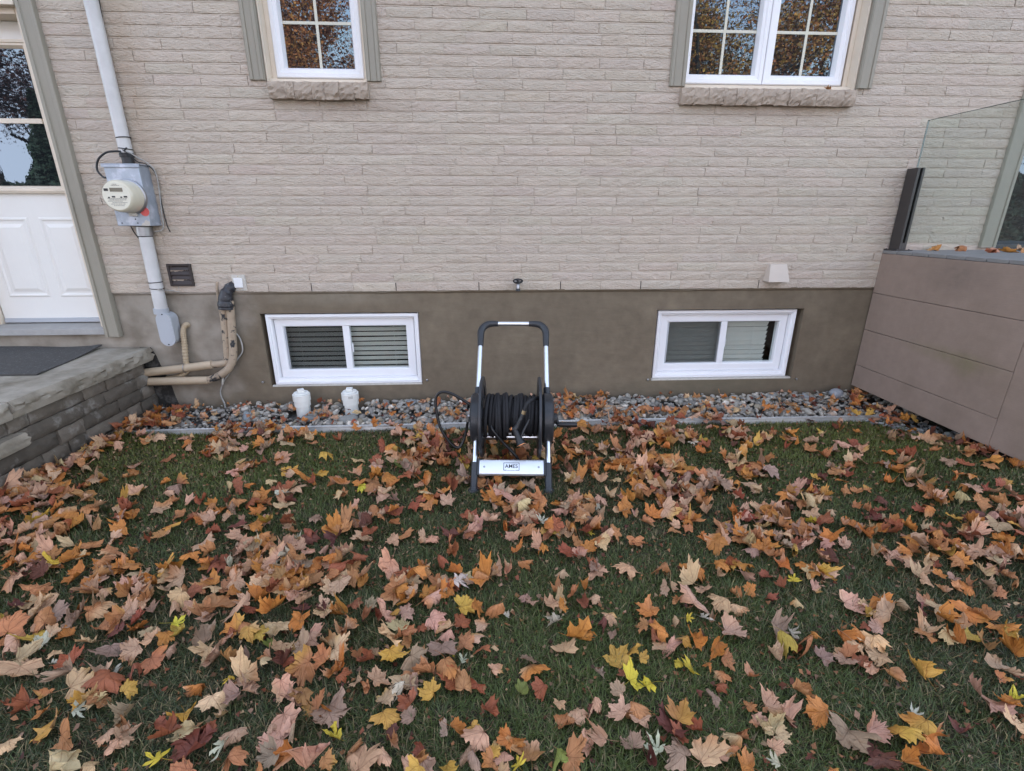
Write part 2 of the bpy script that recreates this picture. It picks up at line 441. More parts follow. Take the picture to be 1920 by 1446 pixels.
# ---------------------------------------------------------------- mesh helpers
class MB:
    """collects shapes for ONE mesh"""
    def __init__(s):
        s.v, s.f = [], []
    def add(s, vs, fs):
        o = len(s.v)
        s.v += [tuple(p) for p in vs]
        s.f += [tuple(i + o for i in f) for f in fs]
        return s
    def box(s, x0, x1, y0, y1, z0, z1):
        return s.add([(x0, y0, z0), (x1, y0, z0), (x1, y1, z0), (x0, y1, z0), (x0, y0, z1), (x1, y0, z1), (x1, y1, z1), (x0, y1, z1)],
                     [(0, 3, 2, 1), (4, 5, 6, 7), (0, 1, 5, 4), (1, 2, 6, 5), (2, 3, 7, 6), (3, 0, 4, 7)])
    def tube(s, path, r, n=12, cap=True, closed=False):
        P = [Vector(p) for p in path]
        rr = r if isinstance(r, (list, tuple)) else [r] * len(P)
        prev = None
        vs = []
        for i, p in enumerate(P):
            if closed:
                t = (P[(i + 1) % len(P)] - P[i - 1]).normalized()
            else:
                t = (P[min(i + 1, len(P) - 1)] - P[max(i - 1, 0)]).normalized()
            if prev is None:
                a = Vector((0, 0, 1)) if abs(t.z) < 0.9 else Vector((1, 0, 0))
                u = t.cross(a).normalized()
            else:
                u = (prev - t * prev.dot(t)).normalized()
            prev = u
            v = t.cross(u)
            for k in range(n):
                a = 2 * math.pi * k / n
                vs.append(p + (u * math.cos(a) + v * math.sin(a)) * rr[i])
        fs = []
        m = len(P)
        for i in range(m if closed else m - 1):
            for k in range(n):
                a, b = i * n + k, i * n + (k + 1) % n
                c, d = ((i + 1) % m) * n + (k + 1) % n, ((i + 1) % m) * n + k
                fs.append((a, b, c, d))
        if cap and not closed:
            fs.append(tuple(range(n))[::-1])
            fs.append(tuple((m - 1) * n + k for k in range(n)))
        return s.add(vs, fs)
    def lathe(s, prof, c, axis='z', n=32):
        """prof: (radius, height) pairs; solid of revolution about axis through c"""
        vs, fs = [], []
        for (r, h) in prof:
            for k in range(n):
                a = 2 * math.pi * k / n
                x, y = r * math.cos(a), r * math.sin(a)
                p = {'z': (x, y, h), 'y': (x, h, y), 'x': (h, x, y)}[axis]
                vs.append((c[0] + p[0], c[1] + p[1], c[2] + p[2]))
        m = len(prof)
        for i in range(m - 1):
            for k in range(n):
                fs.append((i * n + k, i * n + (k + 1) % n, (i + 1) * n + (k + 1) % n, (i + 1) * n + k))
        fs.append(tuple(range(n))[::-1])
        fs.append(tuple((m - 1) * n + k for k in range(n)))
        return s.add(vs, fs)
    def prism(s, poly, z0, z1, axis='z'):
        """poly in the two other axes, extruded along axis"""
        n = len(poly)
        def P(a, b, h):
            return {'z': (a, b, h), 'y': (a, h, b), 'x': (h, a, b)}[axis]
        vs = [P(a, b, z0) for a, b in poly] + [P(a, b, z1) for a, b in poly]
        fs = [tuple(range(n))[::-1], tuple(range(n, 2 * n))]
        fs += [(i, (i + 1) % n, n + (i + 1) % n, n + i) for i in range(n)]
        return s.add(vs, fs)
    def ring(s, x0, x1, z0, z1, prof):
        """mitred picture frame in the XZ plane; prof: list of (inset, y)"""
        vs, fs = [], []
        for (i, y) in prof:
            vs += [(x0 + i, y, z0 + i), (x1 - i, y, z0 + i), (x1 - i, y, z1 - i), (x0 + i, y, z1 - i)]
        m = len(prof)
        for i in range(m - 1):
            for k in range(4):
                fs.append((i * 4 + k, i * 4 + (k + 1) % 4, (i + 1) * 4 + (k + 1) % 4, (i + 1) * 4 + k))
        return s.add(vs, fs)
    def build(s, name, m, parent=None, smooth=None, bevel=0.0, seg=2, tone=None):
        me = bpy.data.meshes.new(name)
        me.from_pydata(s.v, [], s.f)
        bm = bmesh.new()
        bm.from_mesh(me)
        bmesh.ops.recalc_face_normals(bm, faces=bm.faces)
        bm.to_mesh(me)
        bm.free()
        me.materials.append(m)
        if smooth is not None:
            me.polygons.foreach_set('use_smooth', [True] * len(me.polygons))
            me.set_sharp_from_angle(angle=R(smooth))
        if tone is not None:
            ca = me.color_attributes.new('tone', 'FLOAT_COLOR', 'POINT')
            ca.data.foreach_set('color', np.asarray(tone, np.float32).ravel())
        o = bpy.data.objects.new(name, me)
        COL.objects.link(o)
        if parent is not None:
            o.parent = parent
        if bevel > 0:
            b = o.modifiers.new('edge', 'BEVEL')
            b.width = bevel
            b.segments = seg
            b.limit_method = 'ANGLE'
            b.angle_limit = R(50)
            me.polygons.foreach_set('use_smooth', [True] * len(me.polygons))
            me.set_sharp_from_angle(angle=R(35))
        return o

def tag(o, label, cat, group=None):
    o['label'] = label
    o['category'] = cat
    if group:
        o['group'] = group
    return o

def thing(name, label, cat, loc=(0, 0, 0), group=None):
    o = bpy.data.objects.new(name, None)
    COL.objects.link(o)
    o.location = loc
    o.empty_display_size = 0.1
    return tag(o, label, cat, group)

def smooth_path(pts, n=8):
    """Catmull-Rom through the points"""
    P = [Vector(p) for p in pts]
    out = []
    for i in range(len(P) - 1):
        a, b, c, d = P[max(i - 1, 0)], P[i], P[i + 1], P[min(i + 2, len(P) - 1)]
        for k in range(n):
            t = k / n
            out.append(0.5 * ((2 * b) + (c - a) * t + (2 * a - 5 * b + 4 * c - d) * t * t + (3 * b - a - 3 * c + d) * t ** 3))
    out.append(P[-1])
    return out

def raw_mesh(name, V, F, m, tone=None, smooth=True, uv=None, kind=None):
    """V (n,3), F (m,k) arrays"""
    me = bpy.data.meshes.new(name)
    V = np.asarray(V, np.float32)
    F = np.asarray(F, np.int32)
    me.vertices.add(len(V))
    me.vertices.foreach_set('co', V.ravel())
    k = F.shape[1]
    me.loops.add(F.size)
    me.loops.foreach_set('vertex_index', F.ravel())
    me.polygons.add(len(F))
    me.polygons.foreach_set('loop_start', np.arange(0, F.size, k, dtype=np.int32))
    me.polygons.foreach_set('use_smooth', np.full(len(F), smooth, bool))
    me.update(calc_edges=True)
    me.validate()
    if uv is not None:
        u = me.uv_layers.new(name='UVMap')
        u.data.foreach_set('uv', np.asarray(uv, np.float32)[F.ravel()].ravel())
    if tone is not None:
        ca = me.color_attributes.new('tone', 'FLOAT_COLOR', 'POINT')
        t = np.asarray(tone, np.float32)
        if t.shape[1] == 3:
            t = np.hstack([t, np.ones((len(t), 1), np.float32)])
        ca.data.foreach_set('color', t.ravel())
    me.materials.append(m)
    o = bpy.data.objects.new(name, me)
    COL.objects.link(o)
    if kind:
        o['kind'] = kind
    return o

# ---------------------------------------------------------------- ground
def sstep(a, b, x):
    t = np.clip((np.asarray(x, float) - a) / (b - a), 0, 1)
    return t * t * (3 - 2 * t)
def zt(x, y):
    """height of the lawn"""
    x = np.asarray(x, float)
    y = np.asarray(y, float)
    z = 0.085 * sstep(2.0, 3.1, x) * sstep(-0.6, -1.2, y)
    z = z + 0.035 * sstep(-1.9, -2.7, x)
    z = z + 0.010 * np.sin(x * 2.3 + 1.0) * np.sin(y * 2.9 + 0.4) * sstep(-.5, -.9, y)
    return z - 0.004
def make_ground():
    gx = np.unique(np.round(np.concatenate([np.linspace(-200, -12, 12), np.linspace(-12, -5, 15), np.arange(-5, 5.001, 0.1), np.linspace(5, 12, 15), np.linspace(12, 200, 12)]), 3))
    gy = np.unique(np.round(np.concatenate([np.linspace(-200, -14, 12), np.linspace(-14, -5, 15), np.arange(-5, 0.601, 0.1), np.linspace(1, 12, 8), np.linspace(12, 200, 10)]), 3))
    X, Y = np.meshgrid(gx, gy)
    Z = zt(X, Y) - 0.03 * sstep(-0.46, -0.40, Y)
    V = np.stack([X, Y, Z], -1).reshape(-1, 3)
    nx, ny = len(gx), len(gy)
    i = np.arange(nx * ny).reshape(ny, nx)
    F = np.stack([i[:-1, :-1], i[:-1, 1:], i[1:, 1:], i[1:, :-1]], -1).reshape(-1, 4)
    return raw_mesh('lawn', V, F, M['soil'], kind='structure')
make_ground()
gb = MB()
gb.box(-2.66, 3.6, -0.462, 0.02, -0.06, 0.004)
o = gb.build('gravel_bed', M['gravel_dirt'])
o['kind'] = 'structure'

# ---------------------------------------------------------------- the house
house = thing('brick_house', 'painted beige brick house with dark cement foundation and white windows', 'house')
OPEN = [(-1.44, -0.766, 2.345, 3.9), (1.41, 2.655, 2.345, 3.9), (-3.77, -2.885, 0.2, 2.80), (4.04, 5.9, 1.24, 3.4)]
rng = np.random.default_rng(5)

def make_bricks():
    V, F, T = [], [], []
    off = 0
    NX, NZ = 34, 7
    H = 0.0677
    JZ = 0.0115
    row = 0
    weeps = []
    z = 0.958
    while z < 3.75:
        z0, z1 = z + (0.0 if row == 0 else JZ * .5), z + H - JZ * 0.5
        x = -6.2 - rng.uniform(0, 0.3)
        if row == 0:
            x = -1.317 - 0.3165 * 16
        while x < 7.6:
            L = 0.306 + (rng.normal(0, 0.006) if row else 0.0105)
            gap = rng.choice([0.001, 0.0015, 0.002, 0.0045])
            a, b = x, x + L - gap
            if row == 0:
                k = round((x + 1.317) / 0.3165)
                wp = k in (0, 2, 4, 6, 8, 11)
                a, b = x + (0.006 if wp else 0.001), x + L - 0.001
                if wp:
                    weeps.append(x)
            x += L
            segs = [(a, b)]
            for (ox0, ox1, oz0, oz1) in OPEN:
                if z1 > oz0 and z0 < oz1:
                    ns = []
                    for (s0, s1) in segs:
                        if s1 <= ox0 or s0 >= ox1:
                            ns.append((s0, s1))
                        else:
                            if s0 < ox0: ns.append((s0, ox0))
                            if s1 > ox1: ns.append((ox1, s1))
                    segs = ns
            for (s0, s1) in segs:
                if s1 - s0 < 0.01:
                    continue
                u = np.linspace(0, 1, NX + 1)
                v = np.linspace(0, 1, NZ + 1)
                U, W = np.meshgrid(u, v)
                X = s0 + (s1 - s0) * U
                dz = rng.normal(0, 0.0003, 2)
                wob = 0.0004 * np.sin(U * rng.uniform(3, 9) + rng.uniform(0, 6))
                Z = z0 + dz[0] + (z1 - z0 + dz[1]) * W + wob * (np.abs(W - .5) * 2)
                d = 0.0115 + rng.normal(0, 0.0007) + rng.normal(0, 0.0007, U.shape)
                # chisel strokes: two slanting sets of short ridges that trade places along the brick
                xs_, zs_ = U * (s1 - s0), W * (z1 - z0)
                w1 = .5 + .5 * np.sin(xs_ * rng.uniform(18, 40) + rng.uniform(0, 6) + zs_ * 30)
                a1, a2 = R(rng.uniform(22, 42)), -R(rng.uniform(18, 40))
                for aa, ww in ((a1, w1), (a2, 1 - w1)):
                    q = (-xs_ * math.sin(aa) + zs_ * math.cos(aa)) * 2 * math.pi / rng.uniform(.024, .036) + rng.uniform(0, 6)
                    along = xs_ * math.cos(aa) + zs_ * math.sin(aa)
                    d += ww * .0030 * np.abs(np.sin(q * .5 + 1.3 * np.sin(along * rng.uniform(40, 90) + rng.uniform(0, 6))))
                d += 0.0014 * np.sin(U * rng.uniform(4, 14) + W * rng.uniform(-6, 6) + rng.uniform(0, 6))
                d = 0.0120 + (d - 0.0125) * (1 - .75 * (np.abs(W - .5) * 2) ** 4)      # the arrises stay straight
                d = np.where(W == 1, d - 0.0030, d)
                d = np.where(W == 0, d - 0.0005, d)
                d = np.where((U == 0) | (U == 1), d - 0.0022 * rng.uniform(.2, 1), d)
                P = np.stack([X, -d, Z], -1).reshape(-1, 3)
                back = P.copy()
                back[:, 1] = 0.004
                idx = np.arange((NX + 1) * (NZ + 1)).reshape(NZ + 1, NX + 1)
                f = np.stack([idx[:-1, :-1], idx[:-1, 1:], idx[1:, 1:], idx[1:, :-1]], -1).reshape(-1, 4)
                loop = np.concatenate([idx[0, :], idx[1:, -1], idx[-1, -2::-1], idx[-2:0:-1, 0]])
                nb = len(loop)
                n0 = len(P)
                sk = np.stack([loop, n0 + np.arange(nb), n0 + (np.arange(nb) + 1) % nb, np.roll(loop, -1)], -1)
                V += [P, back[loop]]
                F += [f + off, sk + off]
                base = np.array([0.488, 0.414, 0.340]) * (1 + rng.normal(0, 0.022)) * (1 + rng.normal(0, .008, 3))
                T.append(np.tile(base, (n0 + nb, 1)))
                off += n0 + nb
        # the struck bed joint above this course: it slopes outwards and catches the sky
        zj0, zj1 = z + H - JZ * .55, z + H + JZ * .55
        segs = [(-6.49, 7.9)]
        for (ox0, ox1, oz0, oz1) in OPEN:
            if zj1 > oz0 and zj0 < oz1:
                ns = []
                for (s0, s1) in segs:
                    if s1 <= ox0 or s0 >= ox1:
                        ns.append((s0, s1))
                    else:
                        if s0 < ox0: ns.append((s0, ox0))
                        if s1 > ox1: ns.append((ox1, s1))
                segs = ns
        for (s0, s1) in segs:
            k = max(2, int((s1 - s0) / .03))
            xx = np.linspace(s0, s1, k)
            wv = rng.normal(0, .0007, k)
            A = np.stack([xx, np.full(k, -.0105) + wv, zj0 + .0012 + rng.normal(0, .0008, k)], -1)
            B = np.stack([xx, np.full(k, -.0072) + wv, np.full(k, zj1)], -1)
            Cc = np.stack([xx, np.full(k, -.0040), np.full(k, zj0 - .003)], -1)
            ii = np.arange(k - 1)
            V += [np.concatenate([A, B, Cc])]
            F += [np.concatenate([np.stack([ii, ii + 1, k + ii + 1, k + ii], -1), np.stack([2 * k + ii, 2 * k + ii + 1, ii + 1, ii], -1)]) + off]
            T.append(np.tile([0.488, 0.414, 0.340], (3 * k, 1)))
            off += 3 * k
        row += 1
        z += H
    o = raw_mesh('brick_wall', np.concatenate(V), np.concatenate(F), M['brick'], tone=np.concatenate(T), smooth=True)
    o.data.set_sharp_from_angle(angle=R(60))
    o.parent = house
    return weeps
weeps = make_bricks()

def wall_with_holes(x0, x1, z0, z1, y0, y1, holes):
    """a slab in the XZ plane with rectangular holes, as boxes butted end to end in one mesh of shared faces"""
    xs = sorted({x0, x1, *[h[0] for h in holes], *[h[1] for h in holes]})
    zs = sorted({z0, z1, *[h[2] for h in holes], *[h[3] for h in holes]})
    xs = [a for a in xs if x0 <= a <= x1]
    zs = [a for a in zs if z0 <= a <= z1]
    inside = lambda a, b: any(h[0] < a < h[1] and h[2] < b < h[3] for h in holes)
    mb = MB()
    ix = {}
    def vid(i, k, y):
        key = (i, k, y)
        if key not in ix:
            ix[key] = len(mb.v)
            mb.v.append((xs[i], y, zs[k]))
        return ix[key]
    solid = {(i, k) for i in range(len(xs) - 1) for k in range(len(zs) - 1) if not inside((xs[i] + xs[i + 1]) / 2, (zs[k] + zs[k + 1]) / 2)}
    for (i, k) in solid:
        mb.f.append((vid(i, k, y0), vid(i + 1, k, y0), vid(i + 1, k + 1, y0), vid(i, k + 1, y0)))
        mb.f.append((vid(i, k, y1), vid(i, k + 1, y1), vid(i + 1, k + 1, y1), vid(i + 1, k, y1)))
        for (di, dk, a, b) in ((-1, 0, (0, 0), (0, 1)), (1, 0, (1, 0), (1, 1)), (0, -1, (0, 0), (1, 0)), (0, 1, (0, 1), (1, 1))):
            if (i + di, k + dk) not in solid:
                A, B = (i + a[0], k + a[1]), (i + b[0], k + b[1])
                mb.f.append((vid(*A, y0), vid(*B, y0), vid(*B, y1), vid(*A, y1)))
    return mb
wall_with_holes(-6.5, 8.0, 0.9585, 5.6, -0.0050, 0.12, OPEN).build('mortar', M['mortar'], house)
BL = (-1.735, -0.525, 0.195, 0.79)
BR = (1.375, 2.592, 0.192, 0.79)
fb = wall_with_holes(-6.5, 8.0, -0.15, 0.9565, 0.003, 0.2, [BL, BR, (-3.77, -2.885, 0.70, 2.8)])
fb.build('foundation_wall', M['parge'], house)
# ragged upper lip of the parging against the lowest course
lip = MB()
rgl = np.random.default_rng(8)
k = 420
xx = np.linspace(-2.77, 3.12, k)
top = .9585 + np.convolve(rgl.normal(0, .0065, k + 8), np.ones(9) / 9, 'valid')[:k] + .002 * np.sin(xx * 3.1)
vs = []
for i in range(k):
    vs += [(xx[i], .0029, .935), (xx[i], -.004, .945), (xx[i], -.0125 + rgl.normal(0, .0008), top[i] - .006), (xx[i], -.0118, top[i]), (xx[i], .001, top[i] + .001)]
lip.add(vs, [(i * 5 + j, (i + 1) * 5 + j, (i + 1) * 5 + j + 1, i * 5 + j + 1) for i in range(k - 1) for j in range(4)])
lip.build('parging_lip', M['parge'], house, smooth=60)
for x in weeps:
    b = MB()
    b.box(x + 0.0002, x + 0.0058, -0.0085, 0.004, 0.959, 1.021)  # black filler standing in for the dark inside the open slot
    b.build('weep_slot_dark', M['ink'], house)
# core and roof (they throw the shade the yard lies in)
b = MB()
b.box(-6.5, 8.0, 0.55, 9.5, -0.2, 5.6)
b.build('inner_wall', M['dark_in'], house)
b = MB()
b.prism([(-0.6, 5.602), (10.1, 5.602), (10.1, 5.7), (4.8, 8.6), (-0.6, 5.7)], -7.0, 8.5, 'x')
b.build('roof', M['roof'], house)
b = MB()
b.box(-6.5, -6.38, 0.122, 0.55, -0.2, 5.6).box(7.88, 8.0, 0.202, 0.55, -0.2, 5.6)
b.build('side_wall', M['mortar'], house)

# --- trim pilasters
def pilaster(x0, x1, z0, z1, d=0.032, inner='r'):
    p = [(0, 0.0), (0, -d * .75), (.006, -d), (.026, -d), (.028, -d * .82), (x1 - x0 - .028, -d * .82), (x1 - x0 - .026, -d), (x1 - x0 - .004, -d), (x1 - x0, -d * .8), (x1 - x0, 0.0)]
    mb = MB()
    mb.prism([(x0 + a, b) for a, b in p], z0, z1)
    return mb.build('trim_board', M['trim'], house, bevel=0.0015, seg=1)
pilaster(-1.535, -1.437, 2.352, 3.9)
pilaster(-0.769, -0.672, 2.354, 3.9)
pilaster(1.296, 1.408, 2.350, 3.9)
pilaster(2.652, 2.752, 2.352, 3.9)
pilaster(-2.886, -2.776, 0.630, 3.9, 0.045)
pilaster(3.905, 4.038, 1.265, 3.6, 0.035)

# --- rowlock brick sills
def brick_sill(x0, x1, z0, z1, n, seed):
    rg = np.random.default_rng(seed)
    mb = MB()
    e = np.linspace(x0, x1, n + 1) + np.r_[0, rg.normal(0, 0.008, n - 1), 0]
    for i in range(n):
        a, b = e[i] + .0007, e[i + 1] - .0007
        NX, NZ = 6, 7
        U, W = np.meshgrid(np.linspace(0, 1, NX), np.linspace(0, 1, NZ))
        jag = rg.normal(0, 0.003, (NZ, NX))
        zb = z0 + rg.normal(0, .003)
        Z = zb + (z1 - zb) * W + rg.normal(0, .0016, U.shape)
        Y = -0.052 - 0.012 * np.sin(W * math.pi) + rg.normal(0, 0.0035, U.shape) + rg.normal(0, .004) + rg.normal(0, .006) * (U - .5) * np.sin(W * 3)
        X = a + (b - a) * U
        P = np.stack([X, Y, Z], -1).reshape(-1, 3)
        Q = P.copy()
        Q[:, 1] = 0.095
        idx = np.arange(NX * NZ).reshape(NZ, NX)
        f = np.stack([idx[:-1, :-1], idx[:-1, 1:], idx[1:, 1:], idx[1:, :-1]], -1).reshape(-1, 4)
        loop = np.concatenate([idx[0, :], idx[1:, -1], idx[-1, -2::-1], idx[-2:0:-1, 0]])
        n0 = len(P)
        nb = len(loop)
        sk = [(int(loop[k]), n0 + k, n0 + (k + 1) % nb, int(loop[(k + 1) % nb])) for k in range(nb)]
        mb.add(np.concatenate([P, Q[loop]]).tolist(), [tuple(int(q) for q in r) for r in f] + sk)
    return mb
# --- upper windows
def upper_window(x0, x1, lights, sillargs):
    zb, zt_ = 2.348, 3.9
    f = MB()
    f.box(x0, x0 + 0.012, 0.004, 0.16, zb, zt_).box(x1 - 0.012, x1, 0.004, 0.16, zb, zt_)       # jamb returns
    f.box(x0 + .012, x1 - .012, 0.03, 0.16, zb, zb + 0.026)                                       # sloped vinyl sill
    f.box(x0 + .012, x0 + .045, 0.085, 0.16, zb + .026, zt_).box(x1 - .045, x1 - .012, 0.085, 0.16, zb + .026, zt_)
    f.box(x0 + .045, x1 - .045, 0.088, 0.16, zb + .026, zb + .042)
    win = f.build('window', M['cream'], house, bevel=0.003)
    n = len(lights)
    for (a, b) in lights:
        s = MB()
        z0, z1 = zb + .043, 3.85
        s.ring(a, b, z0, z1, [(0.0, .15), (0, .082), (.006, .076), (.030, .076), (.034, .082), (.056, .084), (.064, .104), (.070, .125)])
        s.build('sash', M['vinyl'], win)
        g = MB()
        g.box(a + .066, b - .066, .1215, .128, z0 + .066, z1 - .066)
        g.build('pane', M['mirror_glass'], win)
        mm = MB()
        cx = (a + b) / 2
        mm.box(cx - .009, cx + .009, .1165, .1208, z0 + .069, z1 - .069)
        k = 2.722
        while k < z1 - .1:
            mm.box(a + .069, cx - .0092, .1165, .1208, k - .009, k + .009).box(cx + .0092, b - .069, .1165, .1208, k - .009, k + .009)
            k += 0.27
        mm.build('muntin', M['muntin'], win)
    sl_ = brick_sill(*sillargs).build('sill', M['sill'], win)
    return win
upper_window(-1.437, -0.769, [(-1.392, -0.803)], (-1.412, -0.760, 2.238, 2.340, 7, 3))
upper_window(1.408, 2.652, [(1.410, 2.003), (2.007, 2.592)], (1.380, 2.628, 2.236, 2.338, 13, 4))

# --- basement windows
def basement_window(x0, x1, z0, z1, dy, mirror=False):
    f = MB()
    f.ring(x0, x1, z0, z1, [(0, .12 + dy), (0, .004 + dy), (.004, .0 + dy), (.022, .0 + dy), (.026, .008 + dy), (.036, .012 + dy), (.040, .05 + dy), (.044, .075 + dy)])
    f.box(x0 + .036, x1 - .036, .018 + dy, .05 + dy, z0 + .030, z0 + .050)
    win = f.build('basement_window', M['vinyl'], house)
    a0, a1, b0, b1 = x0 + .044, x1 - .044, z0 + .050, z1 - .040
    s = MB()
    s.ring(a0, a1, b0, b1, [(0, .10 + dy), (0, .046 + dy), (.005, .040 + dy), (.058, .040 + dy), (.064, .046 + dy), (.066, .10 + dy)])
    cx = (a0 + a1) / 2 + 0.005
    s.box(cx - .026, cx + .026, .043 + dy, .09 + dy, b0 + .064, b1 - .064)
    s.build('sash', M['vinyl'], win, bevel=0.002, seg=1)
    for q, (p0, p1) in enumerate(((a0 + .066, cx - .026), (cx + .026, a1 - .066))):
        g = MB()
        g.box(p0, p1, .072 + dy, .077 + dy, b0 + .066, b1 - .066)
        g.build('pane', M['clear'], win)
        if q == 0:
            sc = MB()
            sc.box(p0 + .012, p1, .0545 + dy, .0555 + dy, b0 + .070, b1 - .066)
            sc.build('insect_screen', M['screen'], win)
            sf = MB()
            sf.box(p0, p0 + .011, .050 + dy, .060 + dy, b0 + .066, b1 - .066)
            sf.build('screen_frame', M['lbgrey'], win)
        else:
            lt = MB()
            lt.box(p0 + .004, p0 + .014, .060 + dy, .071 + dy, b0 + .20, b0 + .27)
            lt.box(p0 + .006, p0 + .012, .050 + dy, .060 + dy, b0 + .245, b0 + .262)
            lt.build('latch', M['vinyl'], win, bevel=.001)
    return win
basement_window(-1.704, -0.530, 0.208, 0.780, 0.012)
basement_window(1.394, 2.554, 0.206, 0.778, 0.030)
# grout bead under the frames
for (x0, x1, z, y) in ((-1.735, -0.525, .2075, .03), (1.375, 2.592, .2055, .045)):
    b = MB()
    b.box(x0 + .004, x1 - .004, .006, y, z - .018, z - .001)
    b.build('window_bedding', M['old_white'], house, bevel=.003)

def blind(x0, x1, z0, z1, y, tilt, label, seed):
    rg = np.random.default_rng(seed)
    mb = MB()
    z = z1
    while z > z0:
        a = tilt + rg.normal(0, .03)
        h, d = .026 * math.sin(a), .026 * math.cos(a)
        sag = rg.normal(0, .0012)
        n = 7
        vs, fs = [], []
        for i in range(n):
            t = (i / (n - 1) - .5) * 2
            for xx, ss in ((x0, 0), ((x0 + x1) / 2, sag), (x1, rg.normal(0, .0006))):
                vs.append((xx, y + d * t, z + ss + h * t * -1 + .003 * (1 - t * t)))
        for i in range(n - 1):
            for k in range(2):
                fs.append((i * 3 + k, i * 3 + k + 1, i * 3 + k + 4, i * 3 + k + 3))
        mb.add(vs, fs)
        z -= 0.0405
    for fx in (.14, .5, .86):
        xx = x0 + (x1 - x0) * fx
        mb.box(xx - .001, xx + .001, y - .027, y - .0255, z0, z1)
    o = mb.build('window_blind', M['blind'], smooth=50)
    return tag(o, label, 'blind', 'blinds inside the basement windows')
blind(-1.640, -0.600, .27, .715, .135, R(50), 'half open grey slatted blind inside the basement window above the two white drain caps', 1)
blind(1.46, 2.40, .27, .715, .155, R(62), 'closed pale slatted blind inside the basement window beside the deck', 2)

# --- entry door
jamb = MB()
jamb.box(-3.77, -3.722, -0.0, 0.20, 0.702, 2.80).box(-2.925, -2.887, -0.0, 0.20, 0.702, 2.80).box(-3.722, -2.925, 0.0, 0.20, 2.70, 2.80)
jamb.box(-3.722, -3.712, .08, .115, .702, 2.70).box(-2.935, -2.925, .08, .115, .702, 2.70)
jamb.build('door_frame', M['cream'], house, bevel=.004)
hb = MB()
hb.box(-4.3, -2.887, -.045, .0, 2.735, 2.80).box(-4.3, -2.887, -.07, .0, 2.803, 2.87).box(-4.3, -2.887, -.03, .0, 2.872, 3.9)
hb.build('door_header', M['cream'], house, bevel=.004)
pilaster(-3.88, -3.772, 0.64, 2.73, 0.045)
d = MB()
d.box(-3.71, -2.937, .117, .16, .718, 2.698)
for (x0, x1) in ((-3.60, -3.345), (-3.225, -2.985)):
    d.ring(x0 - .022, x1 + .022, .915, 1.49, [(0, .1165), (.008, .111), (.016, .111), (.026, .1165)])
    d.add([(x0 + .02, .1165, .955), (x1 - .02, .1165, .955), (x1 - .02, .1165, 1.445), (x0 + .02, .1165, 1.445),
           (x0 + .045, .108, .98), (x1 - .045, .108, .98), (x1 - .045, .108, 1.42), (x0 + .045, .108, 1.42)],
          [(0, 1, 5, 4), (1, 2, 6, 5), (2, 3, 7, 6), (3, 0, 4, 7), (4, 5, 6, 7)])
door = d.build('door', M['door'], house)
g = MB()
gx0, gx1, gz0, gz1 = -3.60, -3.02, 1.70, 2.545
g.ring(gx0 - .05, gx1 + .05, gz0 - .05, gz1 + .05, [(0, .1165), (.003, .095), (.02, .088), (.024, .094), (.036, .094), (.042, .102), (.052, .114)])
g.box(gx0, gx1, .098, .114, 2.100, 2.130)
g.build('glazing_frame', M['cream'], door)
for (a, b) in ((1.704, 2.0995), (2.1305, 2.541)):
    p = MB()
    p.box(gx0 + .003, gx1 - .003, .1095, .115, a, b)
    p.build('pane', M['mirror_glass'], door)
t = MB()
t.box(-3.70, -2.945, .098, .1165, .722, .755)
t.build('door_sweep', M['lbgrey'], door, bevel=.003)
t = MB()
t.prism([(-.035, .648), (.20, .648), (.20, .717), (.06, .712), (-.03, .694)], -3.72, -2.8875, 'x')
th = t.build('threshold', M['threshold'], house, bevel=.003)

# --- patio door behind the rail glass
pd = MB()
pd.box(4.042, 4.085, .02, .14, 1.285, 3.4).box(5.86, 5.90, .02, .14, 1.285, 3.4).box(4.042, 5.90, .02, .14, 1.243, 1.283)
pdo = pd.build('patio_door', M['charcoal'], house, bevel=.003)
p = MB()
p.box(4.086, 5.859, .06, .07, 1.284, 3.4)
p.build('pane', M['mirror_glass'], pdo)
